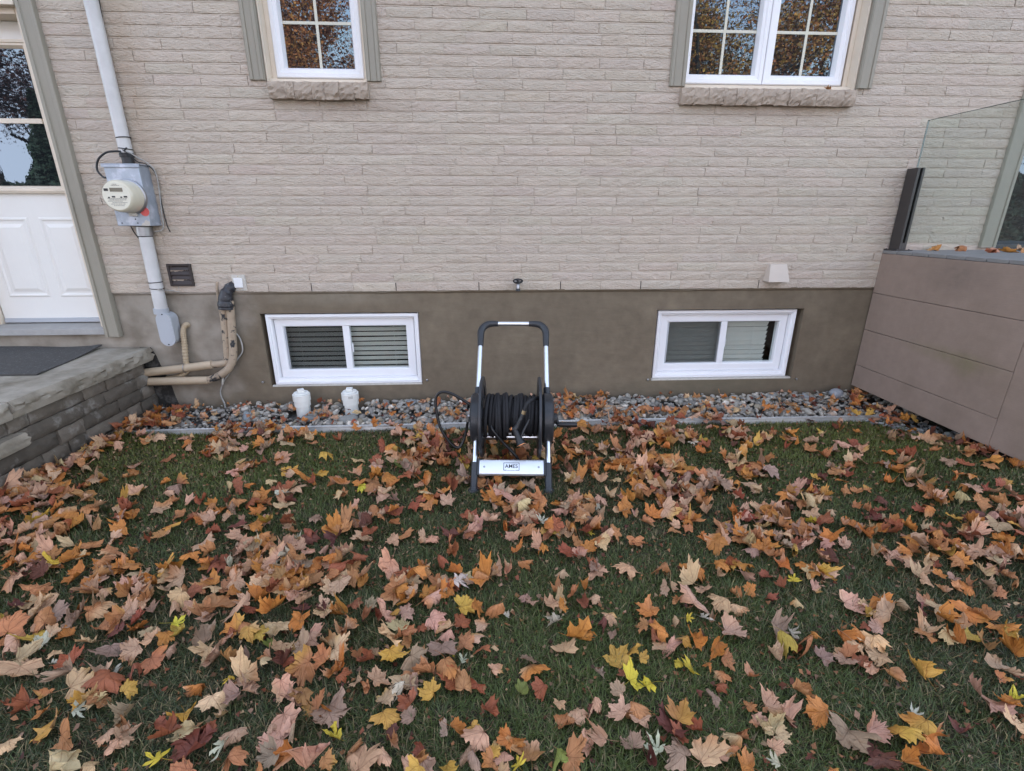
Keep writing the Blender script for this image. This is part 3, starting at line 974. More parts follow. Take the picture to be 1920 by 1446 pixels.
# ---------------------------------------------------------------- stone landing
step = thing('stone_landing', 'grey stone landing with flagstone top below the white entry door', 'steps', (-3.2, -0.6, 0))
def rock_slab(name, x0, x1, y0, y1, z0, z1, m, rough_sides, seed, nx=14, ny=44, nz=7, amp=.011):
    """a slab with split-rock sides: grid box whose chosen sides are knocked about"""
    rg = np.random.default_rng(seed)
    bm = bmesh.new()
    bmesh.ops.create_cube(bm, size=1.0)
    for v in bm.verts:
        v.co = ((x0 + x1) / 2 + v.co.x * (x1 - x0), (y0 + y1) / 2 + v.co.y * (y1 - y0), (z0 + z1) / 2 + v.co.z * (z1 - z0))
    def cut(axis, n):
        lo, hi = ((x0, x1), (y0, y1), (z0, z1))[axis]
        for k in range(1, n):
            c = [0, 0, 0]
            c[axis] = lo + (hi - lo) * k / n
            no = [0, 0, 0]
            no[axis] = 1
            bmesh.ops.bisect_plane(bm, geom=bm.verts[:] + bm.edges[:] + bm.faces[:], plane_co=c, plane_no=no)
    cut(0, nx); cut(1, ny); cut(2, nz)
    ph = rg.uniform(0, 6, 8)
    for v in bm.verts:
        c = v.co
        e = 1e-5
        zz = (c.z - z0) / (z1 - z0)
        prof = math.sin(max(0, min(1, zz)) * math.pi) ** .5
        n1 = math.sin(c.y * 17 + ph[0] + zz * 3) * .5 + math.sin(c.y * 41 + ph[1] - zz * 5) * .3 + math.sin(c.x * 23 + ph[2] + zz * 4) * .4
        dd = amp * ((n1 * .8 + rg.normal(0, .6)) * prof + .9 * prof)
        if 'x+' in rough_sides and c.x > x1 - e: c.x += dd - amp
        if 'x-' in rough_sides and c.x < x0 + e: c.x -= dd - amp
        if 'y-' in rough_sides and c.y < y0 + e: c.y -= dd - amp
        if 'y+' in rough_sides and c.y > y1 - e: c.y += dd - amp
        if c.z > z1 - e: c.z += rg.normal(0, .0008) + .0015 * math.sin(c.x * 9 + ph[3]) * math.sin(c.y * 7 + ph[4])
    me = bpy.data.meshes.new(name)
    bm.to_mesh(me)
    bm.free()
    me.materials.append(m)
    me.polygons.foreach_set('use_smooth', [True] * len(me.polygons))
    me.set_sharp_from_angle(angle=R(38))
    ob = bpy.data.objects.new(name, me)
    COL.objects.link(ob)
    ob.parent = step
    ob.location = -Vector(step.location)
    return ob
rock_slab('coping_slab', -4.4, -2.575, -1.218, -0.022, 0.443, 0.543, M['slab'], ('x+', 'y+'), 1)
rock_slab('coping_slab', -4.4, -2.572, -2.4, -1.226, 0.443, 0.541, M['slab'], ('x+', 'y-'), 2)
rock_slab('step_tread', -3.6, -2.578, -2.3, -1.175, 0.268, 0.346, M['slab'], ('x+', 'y+'), 3, amp=.007)

def stone_courses():
    rg = np.random.default_rng(11)
    V, F, T = [], [], []
    off = 0
    zs = [-0.03, 0.068, 0.162, 0.258, 0.352, 0.441]
    ends = [0.0, -0.005, -0.02, -0.055, -0.085]
    for r in range(5):
        y = ends[r]
        while y > -2.4:
            L = float(rg.choice([.14, .20, .26, .33, .40]))
            y1, y0 = y - .0015, y - L + .002
            y -= L
            NX, NZ = max(4, int(L / .03)), 5
            U, W = np.meshgrid(np.linspace(0, 1, NX), np.linspace(0, 1, NZ))
            Y = y1 + (y0 - y1) * U
            z0, z1 = zs[r] + .0008, zs[r + 1] - .0012
            Z = z0 + (z1 - z0) * W
            Z = np.where(W == 1, Z - np.abs(rg.normal(0, .0022, U.shape)), Z)
            edge = np.minimum(np.minimum(U, 1 - U) * L / .012, np.minimum(W, 1 - W) * .095 / .012)
            edge = np.clip(edge, 0, 1)
            X = -2.634 + rg.normal(0, .004) + edge * .015 + rg.normal(0, .0034, U.shape) + rg.normal(0, .008) * (U - .5)
            P = np.stack([X, Y, Z], -1).reshape(-1, 3)
            Q = P.copy()
            Q[:, 0] = -2.9
            idx = np.arange(NX * NZ).reshape(NZ, NX)
            f = np.stack([idx[:-1, :-1], idx[:-1, 1:], idx[1:, 1:], idx[1:, :-1]], -1).reshape(-1, 4)
            loop = np.concatenate([idx[0, :], idx[1:, -1], idx[-1, -2::-1], idx[-2:0:-1, 0]])
            n0, nb = len(P), len(loop)
            sk = np.stack([loop, n0 + np.arange(nb), n0 + (np.arange(nb) + 1) % nb, np.roll(loop, -1)], -1)
            V += [P, Q[loop]]
            F += [f + off, sk + off]
            base = np.array([.142, .121, .098]) * rg.uniform(.5, 1.25) * np.array([1, .985, .96])
            T.append(np.tile(base, (n0 + nb, 1)))
            off += n0 + nb
    o = raw_mesh('stone_wall', np.concatenate(V), np.concatenate(F), M['block'], tone=np.concatenate(T))
    o.data.set_sharp_from_angle(angle=R(45))
    o.parent = step
    o.location = -Vector(step.location)
stone_courses()
fill = MB()
fill.box(-4.4, -2.70, -2.37, -0.012, -0.1, 0.4405)
f = fill.build('rubble_core', M['parge_old'], step)
f.location = -Vector(step.location)
# dark patch standing in for the shaded hole in the broken parging
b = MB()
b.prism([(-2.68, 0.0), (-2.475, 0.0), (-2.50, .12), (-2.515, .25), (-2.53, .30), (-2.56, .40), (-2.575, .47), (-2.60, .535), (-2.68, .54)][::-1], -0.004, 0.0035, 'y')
b.build('broken_parging_shade', M['void'], house)
# rubber mat on the landing
def rubber_mat():
    poly = [(-4.2, -.06), (-3.634, -.075), (-3.2, -.03), (-2.935, .0), (-2.935, -.10), (-2.86, -.60), (-2.83, -.715), (-2.95, -.735), (-3.3, -.735), (-4.2, -.74)]
    rg = np.random.default_rng(2)
    bm = bmesh.new()
    nx, ny = 50, 26
    g = {}
    for i in range(nx):
        for j in range(ny):
            u, v = i / (nx - 1), j / (ny - 1)
            xr = -2.935 + .105 * v
            x = -4.3 + (xr + 4.3) * u
            yb = -.012 - .055 * (math.sin(u * 7.5) * .5 + .5) * (1 if u < .97 else .3)
            y = yb + (-.735 - yb) * v
            z = .551 + .006 * math.sin(x * 6 + y * 4) ** 2 + (.016 * (1 - v) ** 3 * (math.sin(x * 8) * .5 + .5))
            g[i, j] = bm.verts.new((x, y, z))
    for i in range(nx - 1):
        for j in range(ny - 1):
            bm.faces.new((g[i, j], g[i + 1, j], g[i + 1, j + 1], g[i, j + 1]))
    bmesh.ops.recalc_face_normals(bm, faces=bm.faces)
    me = bpy.data.meshes.new('door_mat')
    bm.to_mesh(me)
    bm.free()
    me.materials.append(M['mat_rub'])
    o = bpy.data.objects.new('door_mat', me)
    COL.objects.link(o)
    s = o.modifiers.new('thick', 'SOLIDIFY')
    s.thickness = .009
    s.offset = -1 if me.polygons[0].normal.z > 0 else 1
    return tag(o, 'black recycled rubber mat with a wavy edge lying on the flagstone landing', 'mat')
rubber_mat()

# ---------------------------------------------------------------- deck
deck = thing('deck', 'raised composite deck with mauve brown board cladding against the house', 'deck', (3.13, 0, 0))
def dpart(mb, name, m, parent=None, **k):
    ob = mb.build(name, m, parent or deck, **k)
    ob.location = -Vector(deck.location)
    return ob
XD = 3.128
for (z0, z1) in ((.130, .3115), (.3145, .6135), (.6165, .9135), (.9165, 1.222)):
    mb = MB()
    mb.box(XD, XD + .02, -1.2185, -0.012, z0, z1)
    dpart(mb, 'cladding_board', M['deckclad'], bevel=.0022)
mb = MB()
mb.box(XD - .001, XD + .02, -1.50, -1.2215, .128, 1.222)
dpart(mb, 'corner_board', M['deckclad'], bevel=.002)
mb = MB()
mb.box(XD + .021, 6.0, -1.50, -1.482, .128, 1.222)
dpart(mb, 'front_cladding', M['deckclad'])
mb = MB()
mb.box(XD + .021, XD + .03, -1.48, -0.012, .14, 1.20).box(XD + .031, 6.0, -1.48, -.012, .30, .32)
dpart(mb, 'backing', M['ink'])
mb = MB()
y = -.013
while y > -1.48:
    mb.box(XD + (.002), 6.0, y - .136, y, 1.2235, 1.2475)
    y -= .140
dpart(mb, 'decking', M['decktop'], bevel=.003, seg=1)
for q, py in enumerate((-.075, -1.40)):
    pt = thing('rail_post', ('dark bronze slotted rail post on the deck edge beside the brick wall', 'dark bronze rail post at the outer corner of the deck')[q], 'rail post', (3.188, py, 1.2478), 'rail posts along the deck edge')
    mb = MB()
    mb.box(-.028, -.009, -.05, .05, .0082, .585).box(.009, .028, -.05, .05, .0082, .585).box(-.0088, .0088, .0, .05, .0082, .584).box(-.0088, .0088, -.05, 0, .0082, .058)
    mb.build('post', M['bronze_post'], pt, bevel=.002)
    mb = MB()
    mb.box(-.055, .075, -.065, .065, 0.0004, .008)
    mb.build('base_plate', M['bronze_post'], pt, bevel=.002)
    for (a, bb) in ((-.042, -.052), (-.042, .052), (.052, -.052), (.052, .052)):
        mb = MB()
        mb.lathe([(.006, .0083), (.006, .012), (.003, .0135)], (a, bb, 0), n=10)
        mb.build('bolt', M['bronze_post'], pt)
mb = MB()
mb.box(3.182, 3.194, -1.395, -.082, 1.316, 2.145)
gp = tag(mb.build('glass_panel', M['deckglass']), 'frameless tinted glass rail panel held in the dark post on the deck', 'glass panel')

mb = MB(); mb.box(3.1815, 3.1945, -1.395, -.0815, 2.1453, 2.1478).box(3.1815, 3.1945, -.0817, -.0795, 1.316, 2.1453)
mb.build('polished_edge', M['glass_edge'], gp)

# ---------------------------------------------------------------- lawn edging
ed = MB()
pts = [(-2.66, -.482), (-1.2, -.462), (.18, -.462), (1.2, -.464), (1.9, -.476), (2.5, -.482), (3.12, -.492)]
P = smooth_path([(x, y, 0) for x, y in pts], 6)
prof = [(.012, -.06), (.012, .030), (.014, .038), (.008, .043), (.002, .038), (-.004, .043), (-.011, .041), (-.0125, .035), (-.0115, .030), (-.0135, .026), (-.0135, -.06)]
vs, fs = [], []
for p in P:
    for (dy, z) in prof:
        vs.append((p.x, p.y + dy, z + .002 * math.sin(p.x * 2.1)))
n = len(prof)
for i in range(len(P) - 1):
    for k in range(n):
        fs.append((i * n + k, i * n + (k + 1) % n, (i + 1) * n + (k + 1) % n, (i + 1) * n + k))
ed.add(vs, fs)
tag(ed.build('lawn_edging', M['edging'], smooth=40), 'long galvanised metal strip between the lawn and the stone bed', 'edging')

# ---------------------------------------------------------------- stones
bm = bmesh.new()
bmesh.ops.create_icosphere(bm, subdivisions=2, radius=1.0)
ICO_V = np.array([v.co[:] for v in bm.verts])
ICO_F = np.array([[v.index for v in f.verts] for f in bm.faces])
bm.free()
STONE_COLS = np.array([(.25, .25, .235), (.20, .20, .195), (.30, .30, .28), (.155, .155, .150), (.36, .35, .32), (.25, .23, .185), (.30, .23, .185), (.48, .47, .44)])
STONE_P = np.array([.26, .22, .18, .12, .09, .07, .03, .03])
def stone_shape(rg, s):
    d = ICO_V.copy()
    k = rg.normal(0, 1, (5, 3))
    for q in k:
        q /= np.linalg.norm(q)
        c = rg.uniform(.35, .85)
        t = d @ q
        d -= np.outer(np.maximum(t - c, 0), q) * .9
    d *= 1 + .05 * np.sin(ICO_V @ rg.normal(0, 2, 3) + rg.uniform(0, 6))[:, None]
    d *= np.array([1.0, rg.uniform(.6, .95), rg.uniform(.42, .75)]) * s / 2
    a, t1, t2 = rg.uniform(0, 6.28), rg.normal(0, .35), rg.normal(0, .35)
    Rm = np.array(Matrix.Rotation(a, 3, 'Z') @ Matrix.Rotation(t1, 3, 'X') @ Matrix.Rotation(t2, 3, 'Y'))
    return d @ Rm.T
def bed_z(x, y):
    return .012 + .030 * sstep(-.40, -.05, y) * sstep(-2.6, -1.9, x) + .012 * sstep(2.2, 3.0, x)
def gravel():
    rg = np.random.default_rng(21)
    V, F, T = [], [], []
    off = 0
    for layer, n in ((0, 1900), (1, 1100)):
        for _ in range(n):
            x = rg.uniform(-2.62, 3.45)
            y = rg.uniform(-.445, -.012)
            if x > 3.1: y = rg.uniform(-.9, -.03)
            small = x < -1.95 or x > 2.75
            s = rg.lognormal(math.log(.034 if small else .050), .33)
            s = min(s, .095)
            if layer == 1 and rg.random() < .25: s *= .6
            if y < -.445 + s * .5: y = -.445 + s * .5
            if y > -.006 - s * .45: y = -.006 - s * .45
            if any(abs(x - cx) < .07 + s * .5 and (-.24 if layer == 0 else -.33) < y for cx in (-1.452, -1.080)) and (layer == 1 or s > .03):
                continue
            d = stone_shape(rg, s)
            z = bed_z(x, y) + layer * .024 + rg.uniform(-.008, .006)
            V.append(d + (x, y, z))
            F.append(ICO_F + off)
            c = STONE_COLS[rg.choice(len(STONE_COLS), p=STONE_P)] * rg.uniform(.9, 1.5) * np.array([1.10, 1.02, .94])
            T.append(np.tile(c, (len(d), 1)))
            off += len(d)
    for _ in range(260):          # the strip that runs out under the deck edge
        x, y = rg.uniform(2.85, 3.35), rg.uniform(-.98, -.45)
        if (x - 2.85) / .4 < (-.45 - y) / .55 * .9: continue
        s = rg.lognormal(math.log(.034), .3)
        d = stone_shape(rg, s)
        V.append(d + (x, y, float(zt(x, y)) + .014))
        F.append(ICO_F + off)
        c = STONE_COLS[rg.choice(len(STONE_COLS), p=STONE_P)] * rg.uniform(.7, 1.1)
        T.append(np.tile(c, (len(d), 1)))
        off += len(d)
    o = raw_mesh('gravel', np.concatenate(V), np.concatenate(F), M['stone'], tone=np.concatenate(T), kind='stuff')
    o['label'] = 'bed of rounded grey river stones along the foundation'
gravel()
rg = np.random.default_rng(77)
for (x, y, s, c, lab) in ((2.93, -.11, .165, (.27, .28, .30), 'large flat grey boulder in the corner where the deck meets the foundation'),
                          (2.66, -.13, .125, (.24, .245, .245), 'large grey stone lying one stone before the corner boulder by the deck'),
                          (2.40, -.08, .125, (.27, .265, .25), 'pale grey stone against the foundation below the window beside the deck'),
                          (-.62, -.10, .145, (.22, .23, .235), 'wide dark grey cobble against the foundation beside the drain caps'),
                          (-1.36, -.30, .12, (.20, .21, .21), 'dark flat cobble between the two white drain caps near the edging'),
                          (-1.05, -.36, .16, (.21, .21, .20), 'long low olive grey cobble touching the metal edging'),
                          (-1.84, -.26, .125, (.25, .275, .29), 'blue grey cobble in the stone bed before the tan pipes')):
    d = stone_shape(rg, s)
    zc = bed_z(x, y) + s * .2
    o = raw_mesh('cobble', d, ICO_F, M['stone'], tone=np.tile(np.array(c), (len(d), 1)))
    o.location = (x, y, float(zc))
    sb = o.modifiers.new('s', 'SUBSURF')
    sb.levels = sb.render_levels = 1
    tag(o, lab, 'stone', 'big cobbles in the stone bed')

# ---------------------------------------------------------------- drain caps
for q, (x, y, lab) in enumerate(((-1.452, -.15, 'white plastic drain cleanout cap, plain, farther from the hose reel'),
                                 (-1.080, -.14, 'white plastic drain cleanout cap with a small dark sticker, nearer the hose reel'))):
    t = thing('drain_cap', lab, 'drain cap', (x, y, 0), 'white drain cleanouts')
    mb = MB()
    mb.lathe([(.054, -.05), (.052, .088), (.0525, .0885), (.060, .089), (.060, .132), (.0605, .1325), (.0655, .133), (.0655, .184), (.0635, .1865), (.058, .187)], (0, 0, 0), n=40)
    mb.build('pipe', M['white_pvc'], t, smooth=25)
    mb = MB()
    mb.lathe([(.056, .1885), (.056, .195), (.052, .199)], (0, 0, 0), n=40)
    mb.build('cap', M['white_pvc'], t, smooth=35)
    mb = MB()
    a = .5 if q == 0 else .15
    c, s = math.cos(a), math.sin(a)
    poly = [(-.024, -.022), (.024, -.022), (.024, .022), (-.024, .022)]
    mb.prism([(u * c - v * s, u * s + v * c) for u, v in poly], .1995, .2235)
    mb.build('plug', M['white_pvc'], t, bevel=.003)
    if q == 1:
        mb = MB()
        for k in range(6):
            a0, a1 = R(-90 + 4 + k * 5), R(-90 + 6.2 + k * 5)
            rr = .0660
            mb.add([(rr * math.cos(a0), rr * math.sin(a0), .153), (rr * math.cos(a1), rr * math.sin(a1), .153), (rr * math.cos(a1), rr * math.sin(a1), .173), (rr * math.cos(a0), rr * math.sin(a0), .173)], [(0, 1, 2, 3)])
        mb.build('sticker', M['ink_grey'], t)

# ---------------------------------------------------------------- electric service
cd = thing('service_conduit', 'pale grey electric service conduit running down the brick to a conduit box', 'conduit', (-2.41, -.06, .8))
def at(mb, parent, name, m, **k):
    ob = mb.build(name, m, parent, **k)
    ob.location = -Vector(parent.location)
    return ob
mb = MB(); mb.tube([(-2.420, -.050, 3.9), (-2.414, -.050, 1.885)], .0395, 24)
at(mb, cd, 'conduit_pipe', M['conduit'], smooth=40)
mb = MB(); mb.tube([(-2.408, -.06, 1.372), (-2.415, -.06, .83)], .0425, 24)
at(mb, cd, 'conduit_pipe', M['conduit'], smooth=40)
mb = MB(); mb.tube([(-2.412, -.053, 1.876), (-2.410, -.055, 1.8345)], .036, 24); mb.tube([(-2.414, -.051, 1.9), (-2.413, -.052, 1.876)], .0425, 24)
at(mb, cd, 'coupling', M['black'], smooth=40)
mb = MB(); mb.tube([(-2.405, -.06, 1.4265), (-2.408, -.06, 1.368)], .050, 24)
at(mb, cd, 'coupling', M['steel'], smooth=40)
for z, dx, tl in ((1.995, .002, .004), (1.927, .0, -.004), (1.04, .0, .002), (.995, -.001, -.003), (1.362, .002, .0)):
    pa = [(-2.412 + dx + (.0405 if z > 1.5 else .0435) * math.cos(a), (-.051 if z > 1.5 else -.06) + (.0405 if z > 1.5 else .0435) * math.sin(a), z + tl * math.cos(a)) for a in np.linspace(0, 2 * math.pi, 25)[:-1]]
    mb = MB(); mb.tube(pa, .0033, 6, closed=True)
    at(mb, cd, 'zip_tie', M['ink'], smooth=60)
mb = MB(); mb.tube([(-2.416, -.062, .85), (-2.418, -.062, .81)], .0495, 24)
at(mb, cd, 'coupling', M['lbgrey'], smooth=40)
def stadium(cx, z0, z1, r, n=12):
    return [(cx + r * math.cos(a), z0 + r + r * math.sin(a)) for a in np.linspace(math.pi, 2 * math.pi, n)] + [(cx + r * math.cos(a), z1 - r + r * math.sin(a)) for a in np.linspace(0, math.pi, n)]
mb = MB(); mb.prism(stadium(-2.390, .575, .818, .052), -.098, -.006, 'y')
lb = at(mb, cd, 'conduit_box', M['lbgrey'], bevel=.006)
mb = MB(); mb.prism(stadium(-2.390, .570, .823, .055), -.106, -.0985, 'y')
mb.prism(stadium(-2.390, .592, .800, .045), -.108, -.1062, 'y')
cv = mb.build('cover', M['lbgrey'], lb, bevel=.002)
for z in (.5825, .8105):
    mb = MB(); mb.lathe([(.005, -.1085), (.005, -.1062)], (-2.390, 0, z), 'y', 10)
    mb.build('screw', M['ink'], lb)

em = thing('electric_meter', 'round cream electric meter on a grey galvanised box beside the entry door', 'electric meter', (-2.42, 0, 1.43))
mb = MB(); mb.box(-2.533, -2.309, -.128, -.004, 1.433, 1.822)
at(mb, em, 'meter_box', M['galv'], bevel=.004)
mb = MB(); mb.prism([(-.137, 1.8235), (-.004, 1.8235), (-.004, 1.831), (-.137, 1.829)], -2.543, -2.299, 'x'); mb.box(-2.543, -2.299, -.137, -.1295, 1.806, 1.8233)
at(mb, em, 'box_lid', M['galv'], bevel=.0015)
mc = (-2.405, 0, 1.622)
mb = MB(); mb.lathe([(.112, -.1285), (.112, -.142), (.108, -.146), (.098, -.148)], mc, 'y', 40)
ring = at(mb, em, 'lock_ring', M['steel'], smooth=40)
mb = MB(); mb.box(-2.43, -2.38, -.150, -.1286, 1.497, 1.520).box(-2.422, -2.408, -.154, -.1502, 1.501, 1.516).box(-2.402, -2.388, -.154, -.1502, 1.501, 1.516)
at(mb, em, 'lock_tab', M['old_white'], bevel=.002)
mb = MB(); mb.lathe([(.1035, -.1482), (.1025, -.20), (.100, -.238), (.096, -.250), (.089, -.258), (.088, -.2585)], mc, 'y', 48)
dome = at(mb, em, 'meter_dome', M['meter'], smooth=35)
mb = MB(); mb.lathe([(.0865, -.2587), (.0865, -.2595)], mc, 'y', 48)
mb.build('meter_face', M['meter_face'], dome)
X0, Z0, YF = mc[0], mc[2], -.2605
mb = MB(); mb.box(X0 - .034, X0 + .046, YF - .0006, YF + .0008, Z0 + .026, Z0 + .050)
mb.build('display', M['lcd'], dome)
rgx = random.Random(4)
mb = MB()
mb.box(X0 - .072, X0 - .045, YF, YF + .0008, Z0 + .030, Z0 + .046)
for (u, v, ww, hh) in ((-.056, -.014, .012, .008), (-.030, -.010, .020, .010), (.022, -.012, .012, .008), (.044, -.010, .022, .010)):
    mb.box(X0 + u, X0 + u + ww, YF, YF + .0008, Z0 + v, Z0 + v + hh)
mb.build('marking', M['ink'], dome)
mb = MB()
for r_, (zz, a, b_) in enumerate(((-.026, -.05, .05), (-.034, -.062, .03), (-.043, -.035, .055), (-.052, -.045, .045), (-.062, -.03, .035), (.062, -.02, .03), (.069, -.012, .014), (-.018, -.06, .062))):
    u = a
    while u < b_:
        ww = rgx.uniform(.003, .010)
        mb.box(X0 + u, X0 + u + ww, YF, YF + .0008, Z0 + zz, Z0 + zz + .0038)
        u += ww + rgx.uniform(.0015, .004)
mb.build('fine_print', M['ink_grey'], dome)
mb = MB(); mb.lathe([(.030, -.1283), (.030, -.1292)], (-2.332, 0, 1.527), 'y', 28)
stk = at(mb, em, 'round_sticker', M['red_sticker'])
for (u, v) in ((-2.500, 1.452), (-2.405, 1.478), (-2.395, 1.452)):
    mb = MB(); mb.lathe([(.0045, -.1282), (.004, -.131)], (u, 0, v), 'y', 10)
    at(mb, em, 'screw', M['ink'])
mb = MB(); mb.prism([(-2.375, 1.434), (-2.318, 1.434), (-2.312, 1.46), (-2.335, 1.472), (-2.345, 1.468), (-2.35, 1.456), (-2.365, 1.45)][::-1], -.1292, -.1283, 'y')
at(mb, em, 'putty', M['old_white'])

def cable(name, pts, r, m, label, cat='cable', n=8, seg=8):
    mb = MB()
    mb.tube(smooth_path(pts, n), r, seg)
    return tag(mb.build(name, m, smooth=60), label, cat)
cable('cable', [(-2.376, -.018, 3.9), (-2.382, -.018, 3.0), (-2.387, -.022, 2.78), (-2.404, -.022, 2.46), (-2.402, -.020, 2.2), (-2.398, -.022, 1.99), (-2.385, -.11, 1.91)], .0055, M['ink'], 'thin black cable running down behind the pale conduit')
cable('cable', [(-2.41, -.11, 1.905), (-2.45, -.115, 1.905), (-2.509, -.11, 1.896), (-2.575, -.10, 1.854), (-2.597, -.10, 1.794), (-2.567, -.11, 1.751), (-2.536, -.12, 1.742)], .0065, M['ink'], 'short looped black cable at the upper corner of the meter box')
cable('ground_wire', [(-2.40, -.11, 1.90), (-2.363, -.10, 1.899), (-2.33, -.08, 1.872), (-2.299, -.06, 1.850), (-2.262, -.04, 1.80), (-2.262, -.03, 1.69), (-2.281, -.03, 1.517), (-2.288, -.03, 1.43), (-2.31, -.04, 1.40), (-2.35, -.05, 1.395)], .0040, M['wire_grey'], 'grey wire curving past the meter box side to its bottom', 'wire')
cable('ground_wire', [(-2.395, -.112, 1.915), (-2.36, -.11, 1.888), (-2.33, -.09, 1.845), (-2.30, -.06, 1.835), (-2.27, -.03, 1.79), (-2.268, -.022, 1.70), (-2.272, -.02, 1.55), (-2.268, -.02, 1.44), (-2.255, -.02, 1.39)], .0032, M['ink'], 'thin black wire hugging the brick beside the meter box', 'wire')
cable('ground_wire', [(-2.50, -.05, 1.435), (-2.49, -.045, 1.39), (-2.470, -.03, 1.33), (-2.455, -.02, 1.25), (-2.440, -.02, 1.19), (-2.425, -.012, 1.1)], .0035, M['ink'], 'thin dark wire dropping from the meter box to the lower conduit', 'wire')
cable('ground_wire', [(-2.385, -.10, .995), (-2.36, -.08, .985), (-2.33, -.03, .975), (-2.29, -.012, .965), (-2.285, -.012, .985), (-2.287, -.01, 1.01)], .003, M['wire_grey'], 'short wire from the conduit tie to the brown louvred vent', 'wire')

# ---------------------------------------------------------------- louvred vent, switch, hood, tap
lv = thing('wall_vent', 'square dark brown louvred vent low on the brick wall', 'vent', (-2.248, 0, 1.085))
mb = MB(); mb.ring(-2.333, -2.163, 1.006, 1.167, [(0, -.006), (0, -.026), (.003, -.030), (.012, -.030), (.016, -.026), (.016, -.006)])
at(mb, lv, 'frame', M['brown_vent'])
for k in range(4):
    z = 1.022 + k * .0335
    mb = MB(); mb.add([(-2.316, -.024, z), (-2.180, -.024, z), (-2.180, -.010, z + .036), (-2.316, -.010, z + .036), (-2.316, -.021, z), (-2.180, -.021, z), (-2.180, -.007, z + .036), (-2.316, -.007, z + .036)],
                      [(0, 1, 2, 3), (7, 6, 5, 4), (0, 4, 5, 1), (1, 5, 6, 2), (2, 6, 7, 3), (3, 7, 4, 0)])
    at(mb, lv, 'louvre', M['brown_vent'])
mb = MB(); mb.box(-2.316, -2.180, -.0065, -.005, 1.022, 1.151)
at(mb, lv, 'back_panel', M['ink'])
sw = thing('wall_switch', 'small white square switch box on the lowest brick courses', 'switch', (-1.835, 0, 1.027))
mb = MB(); mb.box(-1.884, -1.788, -.024, -.004, .969, 1.085)
at(mb, sw, 'plate', M['old_white'], bevel=.002)
mb = MB(); mb.box(-1.868, -1.806, -.036, -.0245, .992, 1.062)
at(mb, sw, 'cover', M['white_box'], bevel=.003)
for z in (.979, 1.076):
    mb = MB(); mb.lathe([(.0035, -.0242), (.0035, -.0262)], (-1.836, 0, z), 'y', 10)
    at(mb, sw, 'screw', M['brass'])
hd = thing('vent_hood', 'small beige dryer vent hood above the window beside the deck', 'vent', (2.27, 0, 1.08))
mb = MB()
mb.add([(2.213, -.004, 1.146), (2.345, -.004, 1.146), (2.345, -.055, 1.146), (2.213, -.055, 1.146),
        (2.196, -.004, 1.016), (2.362, -.004, 1.016), (2.362, -.098, 1.016), (2.196, -.098, 1.016)],
       [(0, 1, 2, 3), (3, 2, 6, 7), (0, 3, 7, 4), (1, 5, 6, 2), (0, 4, 5, 1)])
hdo = at(mb, hd, 'hood', M['beige_vent'])
so_ = hdo.modifiers.new('thick', 'SOLIDIFY'); so_.thickness = .003
mb = MB(); mb.box(2.19, 2.375, -.0035, .0, 1.02, 1.155)
at(mb, hd, 'flange', M['beige_vent'])
mb = MB(); mb.box(2.21, 2.35, -.02, -.004, 1.02, 1.10)
at(mb, hd, 'flap', M['ink'])
fc = thing('hose_tap', 'dark metal outdoor tap on the lowest brick course above the hose reel', 'tap', (.25, 0, 1.005))
mb = MB(); mb.tube([(.25, .0, 1.012), (.25, -.05, 1.012)], .013, 14); mb.tube(smooth_path([(.25, -.045, 1.015), (.25, -.07, 1.005), (.249, -.078, .985), (.249, -.078, .966)], 5), [.013] * 15 + [.0115], 14)
mb.lathe([(.027, -.0125), (.027, -.009), (.022, -.006)], (.25, 0, 1.012), 'y', 20)
at(mb, fc, 'spout', M['steel'], smooth=40)
mb = MB(); mb.lathe([(.0165, .958), (.0165, .975), (.014, .978)], (.249, -.078, 0), 'z', 16)
at(mb, fc, 'nozzle_ring', M['black'], smooth=40)
mb = MB(); pa = [(.248 + .034 * math.cos(a), -.088 - .010 * math.sin(a), 1.035 + .016 * math.sin(a)) for a in np.linspace(0, 2 * math.pi, 21)[:-1]]
mb.tube(pa, .0055, 8, closed=True)
for a in (0, 2.1, 4.2):
    mb.tube([(.248, -.088, 1.035), (.248 + .034 * math.cos(a), -.088 - .010 * math.sin(a), 1.035 + .016 * math.sin(a))], .004, 6)
mb.tube([(.249, -.06, 1.012), (.248, -.09, 1.036)], .008, 10)
at(mb, fc, 'handle', M['charcoal'], smooth=50)
for q, (x, z, lab) in enumerate(((-1.793, .241, 'small steel anchor bolt in the cement between the tan pipes and the window'), (-.487, .236, 'small steel anchor bolt in the cement beside the window above the drain caps'), (1.345, .208, 'small steel anchor bolt in the cement between reel and farther window'), (2.632, .19, 'small steel anchor bolt in the cement between window and deck'))):
    mb = MB(); mb.lathe([(.005, .004), (.005, -.012), (.009, -.0125), (.009, -.018), (.004, -.020)], (0, 0, 0), 'y', 12)
    o = mb.build('anchor_bolt', M['steel'], smooth=40); o.location = (x, 0, z)
    tag(o, lab, 'bolt', 'anchor bolts in the foundation')

